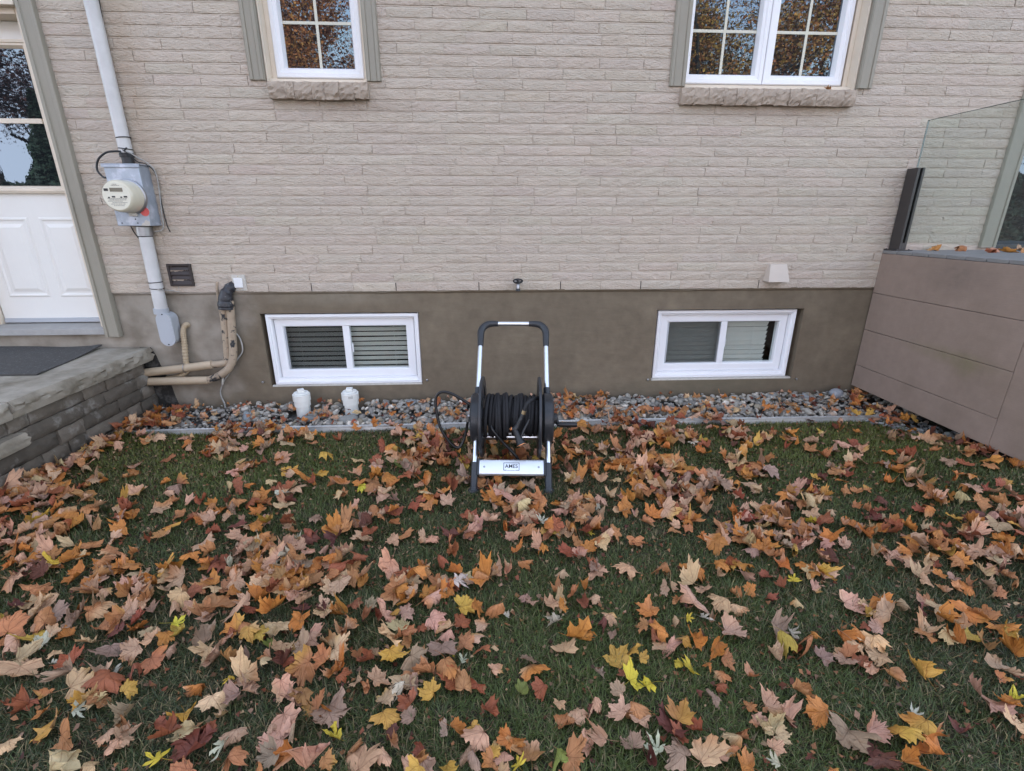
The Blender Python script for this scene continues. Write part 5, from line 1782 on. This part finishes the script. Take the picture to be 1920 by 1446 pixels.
def leaf_tone(rg, code, V, n_out):
    base = np.array(PAL[code]) * rg.uniform(.82, 1.15) * (1 + rg.normal(0, .05, 3))
    T = np.tile(base, (len(V), 1))
    # patches of the next colour, as on half-turned leaves
    if rg.random() < .6 and code in 'koytb':
        other = np.array(PAL[rg.choice(list('oktby'))])
        a = rg.uniform(0, 6.28)
        s = V[:, 0] * math.cos(a) + V[:, 1] * math.sin(a)
        m = np.clip((s / (np.abs(s).max() + 1e-6) - rg.uniform(-.1, .5)) * 2, 0, 1)[:, None] * .7
        T = T * (1 - m) + other * m
    return T
def place(V, rg, x, y, z, yaw, t1, t2):
    Rm = np.array(Matrix.Rotation(t1, 3, 'X') @ Matrix.Rotation(t2, 3, 'Y') @ Matrix.Rotation(yaw, 3, 'Z'))
    W = V @ Rm.T
    low = np.percentile(W[:, 2], 12)
    W[:, 2] -= low
    return W
LEAVES = "-1.87,-2.18,6d;-1.77,-2.19,9tc;-1.38,-2.20,8t;-1.71,-2.21,7pc;-1.24,-2.22,7k;-1.18,-2.22,6k;-1.61,-2.22,6o;-1.34,-2.22,5p;-1.08,-2.22,10b;-1.53,-2.23,10b;-1.87,-2.24,4y;-0.94,-2.24,6r;-0.24,-2.24,9k;-0.48,-2.24,7p;-0.54,-2.25,6r;-0.66,-2.25,6d;-0.86,-2.26,12o;-1.58,-2.27,10p;-1.35,-2.28,6r;-1.69,-2.28,12b;-0.58,-2.28,9o;-1.41,-2.28,9b;0.24,-2.28,7k;-0.10,-2.28,9y;-0.98,-2.28,8k;-1.79,-2.29,10b;-0.06,-2.29,8o;0.75,-2.29,4b;-0.37,-2.30,4y;0.28,-2.30,4o;-0.33,-2.30,7k;-0.49,-2.30,6b;-1.45,-2.30,8b;-0.41,-2.31,9k;-1.69,-2.31,4k;0.91,-2.31,9k;-0.73,-2.31,11o;0.81,-2.31,10k;-1.18,-2.31,7Y;0.01,-2.32,8b;-1.61,-2.33,5t;0.06,-2.33,4w;0.61,-2.34,10o;-0.21,-2.34,9k;-1.56,-2.34,7o;-1.38,-2.34,7d;1.43,-2.35,10k;-0.97,-2.35,5r;-0.80,-2.35,8t;-1.15,-2.35,6y;0.25,-2.36,7w;-0.11,-2.36,7r;1.54,-2.36,8o;-0.53,-2.36,7k;-1.63,-2.36,7w;1.49,-2.36,9t;-0.34,-2.36,9t;-0.26,-2.37,4r;-0.89,-2.37,8y;-0.85,-2.37,7y;-0.03,-2.37,6k;-1.23,-2.38,6kc;0.76,-2.38,4Y;0.42,-2.38,6d;0.82,-2.38,5w;-1.04,-2.38,10p;0.85,-2.38,7t;-1.45,-2.38,7t;-0.55,-2.38,7b;-0.65,-2.40,8k;1.74,-2.40,9t;1.52,-2.40,9t;-1.69,-2.40,9kc;-0.95,-2.40,5k;-0.80,-2.41,4g;-0.37,-2.41,10t;-0.53,-2.42,4r;-1.27,-2.42,8k;0.57,-2.42,5b;1.66,-2.42,7d;1.84,-2.42,10o;-1.34,-2.43,9p;-0.07,-2.43,7k;-0.58,-2.43,9t;-1.62,-2.43,9tc;-0.30,-2.43,6b;0.45,-2.44,4p;0.62,-2.44,7o;0.31,-2.44,11o;1.74,-2.44,9o;-1.47,-2.44,9r;-0.75,-2.44,9k;1.89,-2.44,8b;-1.00,-2.44,7t;0.89,-2.45,9k;-0.67,-2.45,8p;-1.58,-2.46,4k;1.40,-2.46,4r;1.06,-2.46,9p;-1.51,-2.46,3w;1.76,-2.47,8t;-0.86,-2.47,6p;1.44,-2.47,6k;0.75,-2.47,8o;-0.97,-2.47,8k;-0.54,-2.47,8t;1.11,-2.47,6w;-0.91,-2.48,8b;-0.18,-2.48,10p;1.33,-2.48,4w;-1.16,-2.48,8b;-0.14,-2.48,3Y;-0.71,-2.49,8d;-0.03,-2.49,5r;-0.35,-2.49,9y;1.61,-2.49,8k;-0.41,-2.49,5p;1.90,-2.49,8o;0.26,-2.49,8k;0.70,-2.49,6y;-1.27,-2.50,4w;1.28,-2.50,7o;-1.59,-2.50,10kc;-0.59,-2.50,8b;0.65,-2.50,7k;1.34,-2.50,7o;0.60,-2.51,5kc;-0.43,-2.51,6r;-0.79,-2.51,5t;-1.41,-2.51,8p;-0.52,-2.51,6o;0.80,-2.52,8o;-1.19,-2.52,7r;1.05,-2.52,9y;-0.10,-2.52,5w;0.50,-2.52,6y;1.75,-2.53,7y;1.90,-2.53,9y;1.57,-2.53,7b;-0.26,-2.53,10p;1.36,-2.54,8t;0.53,-2.54,4y;0.13,-2.54,8p;-0.64,-2.54,6d;1.13,-2.54,10b;0.44,-2.54,10y;1.08,-2.54,5r;-0.82,-2.55,8t;-0.63,-2.55,9b;-1.27,-2.55,10r;-0.87,-2.56,5Y;0.99,-2.56,7k;0.82,-2.56,6b;-0.54,-2.56,6o;-1.35,-2.56,10k;-0.22,-2.56,7b;1.29,-2.56,9k;0.01,-2.56,5k;-0.15,-2.56,10b;1.23,-2.57,6b;0.65,-2.57,4Y;-0.50,-2.57,6r;0.14,-2.57,8o;1.16,-2.58,6p;1.76,-2.58,9b;-0.38,-2.58,7k;-1.18,-2.58,6y;0.67,-2.59,9Y;-0.45,-2.59,5k;0.74,-2.59,4o;1.35,-2.59,10t;1.22,-2.60,6p;-0.12,-2.60,11r;-0.29,-2.60,7t;0.45,-2.60,5r;1.83,-2.60,8o;0.36,-2.60,4p;-0.79,-2.60,6kc;-0.26,-2.61,6p;1.27,-2.61,7r;-1.47,-2.61,6r;-1.53,-2.61,3r;-0.05,-2.62,5r;-0.09,-2.62,7b;-1.29,-2.62,8y;-0.30,-2.63,12w;-0.20,-2.63,7y;0.47,-2.63,6Y;-0.83,-2.63,8p;-1.24,-2.63,5t;0.10,-2.64,6g;0.16,-2.64,7r;1.29,-2.64,6k;-0.61,-2.64,7b;0.87,-2.64,5b;-0.64,-2.64,8kc;1.44,-2.65,10y;-1.28,-2.65,6w;0.51,-2.65,7Y;-1.38,-2.66,6o;0.41,-2.66,6k;1.72,-2.67,7kc;-1.12,-2.67,8p;1.33,-2.67,6b;-0.26,-2.68,8r;-0.95,-2.68,6y;0.67,-2.68,3d;-0.83,-2.69,4t;-0.50,-2.70,12p;-1.32,-2.70,10y;1.75,-2.70,4r;0.21,-2.70,4t;-0.01,-2.71,7r;-1.10,-2.71,6b;0.71,-2.71,5p;-0.26,-2.71,6p;-1.00,-2.71,5r;-0.62,-2.72,10k;-0.33,-2.72,7y;0.31,-2.72,3d;0.40,-2.73,9k;-0.91,-2.73,8t;-0.96,-2.74,8r;-1.08,-2.74,7k;-1.23,-2.75,7b;-1.13,-2.75,5k;-1.41,-2.75,5kc;-0.84,-2.75,6rc;-0.76,-2.76,6k;0.45,-2.76,6k;-0.06,-2.76,5y;-0.30,-2.76,4d;0.58,-2.76,9y;-0.11,-2.77,6o;-0.59,-2.77,6t;-0.64,-2.77,10k;-0.47,-2.77,7Y;1.66,-2.77,6Y;-0.14,-2.77,4p;1.54,-2.78,12k;0.90,-2.78,8k;-1.09,-2.78,5kc;1.61,-2.79,7o;-0.05,-2.79,9k;-0.86,-2.79,10d;-0.78,-2.79,6w;1.00,-2.79,9o;0.81,-2.80,5t;0.54,-2.80,10d;0.04,-2.80,6o;1.30,-2.80,5w;-0.95,-2.81,8Y;0.32,-2.81,8k;-1.19,-2.81,11t;0.84,-2.81,7t;0.07,-2.81,5o;0.55,-2.82,6r;-0.59,-2.82,8o;-0.63,-2.82,7p;0.00,-2.83,5y;-0.73,-2.83,8b;-1.11,-2.83,5t;0.41,-2.83,6p;-0.21,-2.83,5r;0.71,-2.84,6k;-0.31,-2.84,5kc;-0.50,-2.84,9k;0.85,-2.84,5t;-0.47,-2.84,5b;1.28,-2.84,9y;1.13,-2.84,9k;-0.08,-2.85,5p;-0.36,-2.85,12k;1.56,-2.85,9t;0.47,-2.85,7w;0.64,-2.85,6p;0.02,-2.85,6k;1.04,-2.85,10p;-0.05,-2.86,6p;0.18,-2.86,6g;1.39,-2.86,6d;-0.01,-2.87,6b;0.07,-2.87,4Y;-0.20,-2.87,8k;0.68,-2.87,5b;1.20,-2.87,9y;-0.13,-2.87,5y;0.53,-2.88,8p;0.64,-2.88,6k;0.45,-2.88,6d;0.60,-2.88,8t;0.03,-2.89,5t;1.08,-2.89,5d;0.90,-2.90,3d;0.71,-2.91,7o;0.79,-2.91,5w;1.26,-2.91,11o;1.09,-2.93,7d;1.17,-2.93,7o;0.94,-2.94,3o"
rg = np.random.default_rng(101)
recs = []
for it in LEAVES.split(';'):
    a, b, c = it.split(',')
    k = 0
    while c[k].isdigit():
        k += 1
    recs.append((float(a), float(b), int(c[:k]) / 100, c[k], c[k + 1:] == 'c'))
# words that tell each leaf from the next: its colour and form, then its place among those like it
cx_, cy_ = 1920 / 2, 1446 / 2
from mathutils import Euler
PHOTO_ROT = Euler((R(90 - 18.76), 0, R(-3.1))).to_quaternion().inverted()
def photo_px(x, y):
    d = Vector((x, y, .03)) - Vector((0, -3.83, 1.475))
    q = PHOTO_ROT @ d
    return cx_ + 916 * q.x / -q.z, cy_ - 916 * q.y / -q.z
ORD = ['first', 'second', 'third', 'fourth', 'fifth', 'sixth', 'seventh', 'eighth', 'ninth', 'tenth', 'eleventh', 'twelfth']
items = []
for (x, y, wd, code, curl) in recs:
    u = rg.random()
    mode = 'curled' if curl else ('flat' if u < .27 else 'folded' if u < .60 else 'crumpled' if u < .90 else 'curled')
    if code in 'Yw':
        kind = 'deep' if rg.random() < .75 else 'maple'
    else:
        kind = 'maple'
    px, py = photo_px(x, y)
    row = 'at the bottom edge' if py > 1372 else 'near the bottom edge' if py > 1290 else 'low on lawn' if py > 1208 else 'middle of lawn'
    colm = 'below the landing' if px < 480 else 'below drain caps' if px < 830 else 'before the reel' if px < 1150 else 'below far window' if px < 1500 else 'deck side'
    items.append(dict(x=x, y=y, w=wd, code=code, mode=mode, kind=kind, px=px, py=py, key=(mode, code, kind, row, colm)))
groups = {}
for i in items:
    groups.setdefault(i['key'], []).append(i)
for key, g in groups.items():
    g.sort(key=lambda i: i['px'])
    mode, code, kind, row, colm = key
    nm = 'deeply lobed maple leaf' if kind == 'deep' else 'maple leaf'
    for q, i in enumerate(g):
        i['label'] = f"{mode} {WORD[code]} {nm} " + (f"{row} {colm}" if len(g) == 1 else f"{ORD[q]} from left {row} {colm}")
order = 0
for i in sorted(items, key=lambda i: -i['y']):
    rgi = np.random.default_rng(1000 + order)
    # the annotated width is the visible one: rolled and folded leaves are larger when flat
    wd = i['w'] * {'flat': 1.06, 'curled': 1.2, 'folded': 1.22, 'crumpled': 1.15}[i['mode']]
    wd = min(wd, .125)
    V, F, uv, n_out = leaf_geo(rgi, wd, i['kind'], i['mode'])
    W = place(V, rgi, 0, 0, 0, rgi.uniform(0, 6.28), rgi.normal(.12, .22), rgi.normal(0, .22))
    T = leaf_tone(rgi, i['code'], V, n_out)
    o = raw_mesh('maple_leaf', W, F, M['leaf'], tone=T, uv=uv)
    o.location = (i['x'], i['y'], float(zt(i['x'], i['y'])) + .022 + rgi.uniform(0, .016))
    tag(o, i['label'], 'leaf', 'fallen leaves near the front of the lawn')
    order += 1

# the rest of the leaf litter, by how thickly it lies in each part of the yard
DENS = np.array([[0, 0, 5, 3, 7, 3, 6, 7, 3, 3, 7, 6, 4, 3, 3, 1, 1],
                 [1, 3, 1, 2, 6, 3, 6, 7, 5, 5, 6, 6, 5, 2, 3, 4, 2],
                 [2, 3, 1, 2, 3, 5, 7, 5, 3, 5, 6, 7, 4, 3, 3, 4, 4],
                 [5, 3, 3, 3, 3, 5, 7, 6, 6, 7, 6, 5, 4, 4, 4, 5, 6],
                 [3, 3, 3, 5, 4, 6, 7, 5, 5, 7, 6, 5, 4, 5, 5, 4, 5],
                 [5, 5, 5, 4, 4, 7, 5, 4, 5, 6, 5, 3, 5, 5, 3, 6, 5],
                 [5, 4, 4, 4, 5, 7, 4, 3, 5, 5, 4, 3, 4, 6, 5, 4, 6],
                 [5, 4, 4, 5, 6, 7, 4, 4, 6, 5, 3, 3, 5, 4, 4, 5, 6],
                 [3, 2, 2, 3, 4, 4, 3, 2, 2, 2, 2, 2, 2, 3, 2, 3, 2],
                 [2, 1, 1, 2, 4, 3, 3, 2, 1, 1, 2, 1, 1, 1, 1, 1, 2],
                 [1, 1, 1, 1, 2, 1, 3, 2, 1, 1, 1, 1, 1, 1, 1, 1, 1],
                 [1, 1, 1, 1, 1, 1, 1, 1, 1, 1, 1, 1, 1, 1, 1, 1, 1]]) / 10.0
def density(px, py):
    c = px / 113.0 - .5
    r = (py - 815) / 41.0
    if c < -2 or c > 18:
        return .42
    c = min(max(c, 0), 15.999)
    r = min(max(r, 0), 9.999)
    i, j = int(r), int(c)
    f, g = r - i, c - j
    return float(DENS[i, j] * (1 - f) * (1 - g) + DENS[i + 1, j] * f * (1 - g) + DENS[i, j + 1] * (1 - f) * g + DENS[i + 1, j + 1] * f * g)
rg = np.random.default_rng(202)
CODES = np.array(list('ktobrpdyYwg'))
PROB = np.array([.29, .105, .205, .21, .11, .04, .025, .03, .003, .005, .0005]); PROB /= PROB.sum()
class Litter:
    def __init__(s):
        s.V, s.F, s.U, s.T, s.o = [], [], [], [], 0
    def leaf(s, rg, x, y, z, wd, code, tilt=.16, hi=False, mode=None):
        mode = mode or rg.choice(['flat', 'folded', 'crumpled', 'curled'], p=[.24, .32, .32, .12])
        V, F, uv, n = leaf_geo(rg, wd, 'deep' if code in 'Yw' and rg.random() < .7 else 'maple', mode, hi)
        W = place(V, rg, x, y, z, rg.uniform(0, 6.28), rg.normal(.1, tilt), rg.normal(0, tilt))
        s.V.append(W + (x, y, z)); s.F.append(F + s.o); s.U.append(uv); s.T.append(leaf_tone(rg, code, V, n))
        s.o += len(V)
    def done(s, name, label):
        o = raw_mesh(name, np.concatenate(s.V), np.concatenate(s.F), M['leaf'], tone=np.concatenate(s.T), uv=np.concatenate(s.U), kind='stuff')
        o['label'] = label
lt = Litter()
clump = rg.uniform(0, 6.28, 8)
def clumpy(x, y):
    return .5 + .5 * math.sin(x * 5.1 + clump[0] + 1.7 * math.sin(y * 4 + clump[1])) * math.sin(y * 7.3 + clump[2] + 1.5 * math.sin(x * 3.3 + clump[3]))
N = 0
for _ in range(9600):
    x, y = rg.uniform(-4.2, 4.2), rg.uniform(-2.9, -.46)
    if x < -2.60 or (x > 3.10 and y > -1.5):
        continue
    px, py = photo_px(x, y)
    d = density(px, py)
    if min(abs(x + .09), abs(x - .34)) < .085 and -1.56 < y < -1.33:
        continue
    if y > -.57 and not (-1.9 < x < -1.5) and rg.random() < .8:
        continue
    # coverage -> how many land here
    want = -math.log(max(1 - d * 1.0, .06)) * (.12 + 1.9 * clumpy(x, y) ** 1.4) * .58
    if rg.random() < want:
        wd = rg.uniform(.065, .115) * (.8 if y < -2.2 else 1)
        lt.leaf(rg, x, y, float(zt(x, y)) + .02 + rg.uniform(0, .03) * d * 1.6, wd, rg.choice(CODES, p=PROB), hi=y < -1.5)
        N += 1
# drift along the landing wall
for _ in range(150):
    y = rg.uniform(-1.9, -.42)
    x = -2.60 + abs(rg.normal(0, .055)) * (1.5 if y > -.6 else 1)
    lt.leaf(rg, x, y, float(zt(x, y)) + .02 + rg.uniform(0, .04), rg.uniform(.06, .10), rg.choice(CODES, p=PROB), .4, hi=False)
# under the deck edge
for _ in range(60):
    y = rg.uniform(-1.45, -.1)
    x = 3.10 - abs(rg.normal(0, .06)) + .06
    lt.leaf(rg, x, y, float(zt(x, y)) + .02, rg.uniform(.05, .09), rg.choice(list('robdk')), .35)
# heaps seen against the edging and on the stones
def heap(n, x0, x1, y0, y1, zf, codes='ktobrp', w0=.05, w1=.09):
    for _ in range(n):
        x, y = rg.uniform(x0, x1), rg.uniform(y0, y1)
        lt.leaf(rg, x, y, zf(x, y) + rg.uniform(0, .02), rg.uniform(w0, w1), rg.choice(list(codes)), .3)
gz = lambda x, y: float(bed_z(x, y)) + .034
heap(45, -1.95, -1.50, -.62, -.46, lambda x, y: .045, 'krbopd')
heap(7, -.86, -.62, -.56, -.47, lambda x, y: .05, 'kob')
heap(9, .84, 1.12, -.56, -.46, lambda x, y: .05, 'krb')
heap(10, 1.45, 1.8, -.56, -.46, lambda x, y: .05, 'krbo')
heap(95, .36, 1.05, -.42, -.03, gz, 'kobkrt', .045, .085)
heap(35, .30, 1.7, -.43, -.30, gz, 'kobkrt', .04, .08)
heap(55, -2.60, -2.30, -.43, -.05, gz, 'orrbt', .05, .085)
heap(40, -2.35, -1.5, -.42, -.08, gz, 'kbrt', .03, .065)
heap(52, -1.5, .05, -.43, -.05, gz, 'kbort', .035, .075)
heap(22, 1.6, 2.9, -.42, -.10, gz, 'kbort', .04, .08)
heap(42, 2.80, 3.14, -.70, -.08, gz, 'robdky', .05, .085)
heap(60, -2.3, -.1, -.44, -.03, gz, 'kbrd', .02, .045)
heap(60, 1.1, 3.0, -.44, -.03, gz, 'kbrd', .02, .05)
heap(30, 1.2, 2.9, -.44, -.30, gz, 'kobt', .05, .08)
heap(16, -.38, -.10, -.40, -.05, gz, 'kkb', .04, .07)
# beyond the picture, thinner
for _ in range(500):
    x, y = rg.uniform(-4.5, 4.5), rg.uniform(-5.5, -2.25)
    px, py = photo_px(x, y) if y > -3.2 else (9999, 9999)
    if -60 < px < 1980 and py < 1500:
        continue
    lt.leaf(rg, x, y, float(zt(x, y)) + .024, rg.uniform(.06, .10), rg.choice(CODES, p=PROB))
# crumbs of broken leaf down among the blades
def crumbs(n):
    x = rg.uniform(-3.2, 3.2, n)
    y = rg.uniform(-2.95, -.48, n)
    keep = (x > -2.61) & ((x < 3.1) | (y < -1.5))
    x, y = x[keep], y[keep]
    n = len(x)
    z = zt(x, y) + rg.uniform(.008, .028, n)
    s = rg.uniform(.003, .011, n)
    a = rg.uniform(0, 6.28, n)
    cs = []
    for k in range(4):
        ak = a + k * 1.571 + rg.normal(0, .3, n)
        rk = s * rg.uniform(.5, 1.4, n)
        cs.append(np.stack([x + rk * np.cos(ak), y + rk * np.sin(ak), z + rg.normal(0, .5, n) * s], -1))
    V = np.stack(cs, 1).reshape(-1, 3)
    i = np.arange(n)[:, None] * 4
    F = np.concatenate([i + [0, 1, 2], i + [0, 2, 3]], 1).reshape(-1, 3)
    c = np.array([PAL[q] for q in rg.choice(list('bbrdtk'), n)]) * rg.uniform(.35, .9, (n, 1))
    lt.V.append(V); lt.F.append(F + lt.o); lt.U.append(np.tile([[.3, .3]], (len(V), 1))); lt.T.append(np.repeat(c, 4, 0))
    lt.o += len(V)
crumbs(9000)
lt.done('fallen_leaves', 'dry autumn maple leaves strewn over the far lawn and stone bed')
# leaves lying on the deck
for q, (x, y, code, wd, mode, lab) in enumerate(((3.46, -.10, 'o', .10, 'crumpled', 'crumpled orange leaf on the deck nearest the rail post'),
        (3.62, -.18, 'b', .10, 'folded', 'folded brown orange leaf second from the rail post on the deck'),
        (3.66, -.36, 'r', .08, 'curled', 'small curled red leaf lying on the deck boards'),
        (3.72, -.32, 'k', .09, 'folded', 'folded pink leaf lying on the deck boards'),
        (3.82, -.34, 'o', .11, 'curled', 'curled orange leaf on the deck below the sage trim'),
        (3.92, -.40, 'b', .10, 'crumpled', 'crumpled brown leaf on the deck by the patio door'),
        (4.12, -.16, 'k', .10, 'flat', 'flat pink leaf at the foot of the patio door'),
        (3.52, -.78, 't', .10, 'folded', 'folded tan leaf near the outer edge of the deck'))):
    rgi = np.random.default_rng(500 + q)
    V, F, uv, n = leaf_geo(rgi, wd, 'maple', mode)
    W = place(V, rgi, 0, 0, 0, rgi.uniform(0, 6.28), .1, .1)
    o = raw_mesh('maple_leaf', W, F, M['leaf'], tone=leaf_tone(rgi, code, V, n), uv=uv)
    o.location = (x, y, 1.250)
    tag(o, lab, 'leaf', 'leaves on the deck')
rgi = np.random.default_rng(9)
V, F, uv, n = leaf_geo(rgi, .06, 'maple', 'folded')
o = raw_mesh('maple_leaf', place(V, rgi, 0, 0, 0, 1, .2, .2), F, M['leaf'], tone=leaf_tone(rgi, 'b', V, n), uv=uv)
o.location = (2.44, -.02, 2.342)
tag(o, 'crumpled orange brown leaf lying on the sill of the double window', 'leaf')

# ---------------------------------------------------------------- grass
def grass():
    rg = np.random.default_rng(303)
    def zone(n, x0, x1, y0, y1, w0, w1, h0, h1):
        x = rg.uniform(x0, x1, n)
        y = rg.uniform(y0, y1, n)
        keep = (x > -2.625) & ((x < 3.12) | (y < -1.5))
        # thin out what the camera frame can never see from near by
        x, y = x[keep], y[keep]
        return x, y, rg.uniform(w0, w1, len(x)), rg.uniform(h0, h1, len(x))
    Z = [zone(150000, -2.4, 2.5, -3.05, -2.0, .0016, .0028, .022, .050),
         zone(95000, -3.2, 3.3, -2.0, -1.2, .0022, .0034, .022, .046),
         zone(80000, -3.0, 3.2, -1.2, -.475, .0030, .0044, .020, .040),
         zone(45000, -5, 5, -5.0, -3.05, .004, .006, .025, .045),
         zone(16000, -6, -2.4, -3.05, -1.2, .004, .006, .025, .045),
         zone(16000, 2.5, 6, -3.05, -1.5, .004, .006, .025, .045)]
    x, y, w_, h = [np.concatenate(k) for k in zip(*Z)]
    n = len(x)
    tuft = .5 + .5 * np.sin(x * 9 + 2 * np.sin(y * 7)) * np.sin(y * 11 + 2 * np.sin(x * 6))
    h = h * (.75 + .5 * tuft)
    # a few tall lush tufts
    for (tx, ty, tr, th) in ((1.00, -2.28, .10, .085), (-.52, -2.27, .07, .085), (1.75, -1.72, .12, .03), (-1.6, -2.62, .15, .03)):
        g = np.exp(-((x - tx) ** 2 + (y - ty) ** 2) / (2 * (tr / 2) ** 2))
        h = h + th * g * rg.uniform(.2, 1, n)
    z = zt(x, y)
    a = rg.uniform(0, 2 * np.pi, n)
    lean = np.clip(rg.normal(.95, .35, n), .1, 1.5)
    dx, dy = np.cos(a) * np.sin(lean), np.sin(a) * np.sin(lean)
    dz = np.cos(lean)
    sx, sy = -np.sin(a), np.cos(a)
    b = rg.uniform(.1, .5, n)
    P0 = np.stack([x, y, z], -1)
    D = np.stack([dx, dy, dz], -1)
    S = np.stack([sx, sy, np.zeros(n)], -1) * (w_ / 2)[:, None]
    mid = P0 + D * (h * .55)[:, None] + np.array([0, 0, .10])[None] * (h * .55)[:, None]
    tip = P0 + D * h[:, None] * 1.05 - np.stack([np.zeros(n), np.zeros(n), b * h * .35], -1)
    tip[:, 2] = np.maximum(tip[:, 2], z + .002)
    V = np.stack([P0 - S, P0 + S, mid + S * .85, mid - S * .85, tip], 1).reshape(-1, 3)
    i = np.arange(n)[:, None] * 5
    F = np.concatenate([i + [0, 1, 2], i + [0, 2, 3], i + [3, 2, 4]], 1).reshape(-1, 3)
    # colour: deep green, yellower patches near the house, straw blades scattered
    lush = np.clip(.5 + .5 * np.sin(x * 1.9 + .6) * np.sin(y * 2.3 + 1.2) + .15 * rg.normal(0, 1, n), 0, 1)
    near = sstep(-1.7, -.7, y)
    c1 = np.array([.038, .054, .016])
    c2 = np.array([.076, .102, .022])
    c3 = np.array([.150, .165, .030])
    col = c1 + (c2 - c1) * lush[:, None]
    side = np.clip(sstep(1.2, 2.4, x) + sstep(-1.0, -2.0, x), 0, 1)
    col = col + (c3 - col) * (near * (.35 + .6 * side) * rg.uniform(.3, 1, n))[:, None]
    straw = rg.random(n) < (.14 + .16 * (1 - lush))
    col[straw] = np.array([.20, .155, .075]) * rg.uniform(.5, 1.25, (straw.sum(), 1))
    col = col * rg.uniform(.65, 1.35, (n, 1))
    o = raw_mesh('grass', V, F, M['grass'], tone=np.repeat(col, 5, 0), smooth=True, kind='stuff')
    o['label'] = 'short clipped lawn grass with straw coloured blades between the leaves'
grass()
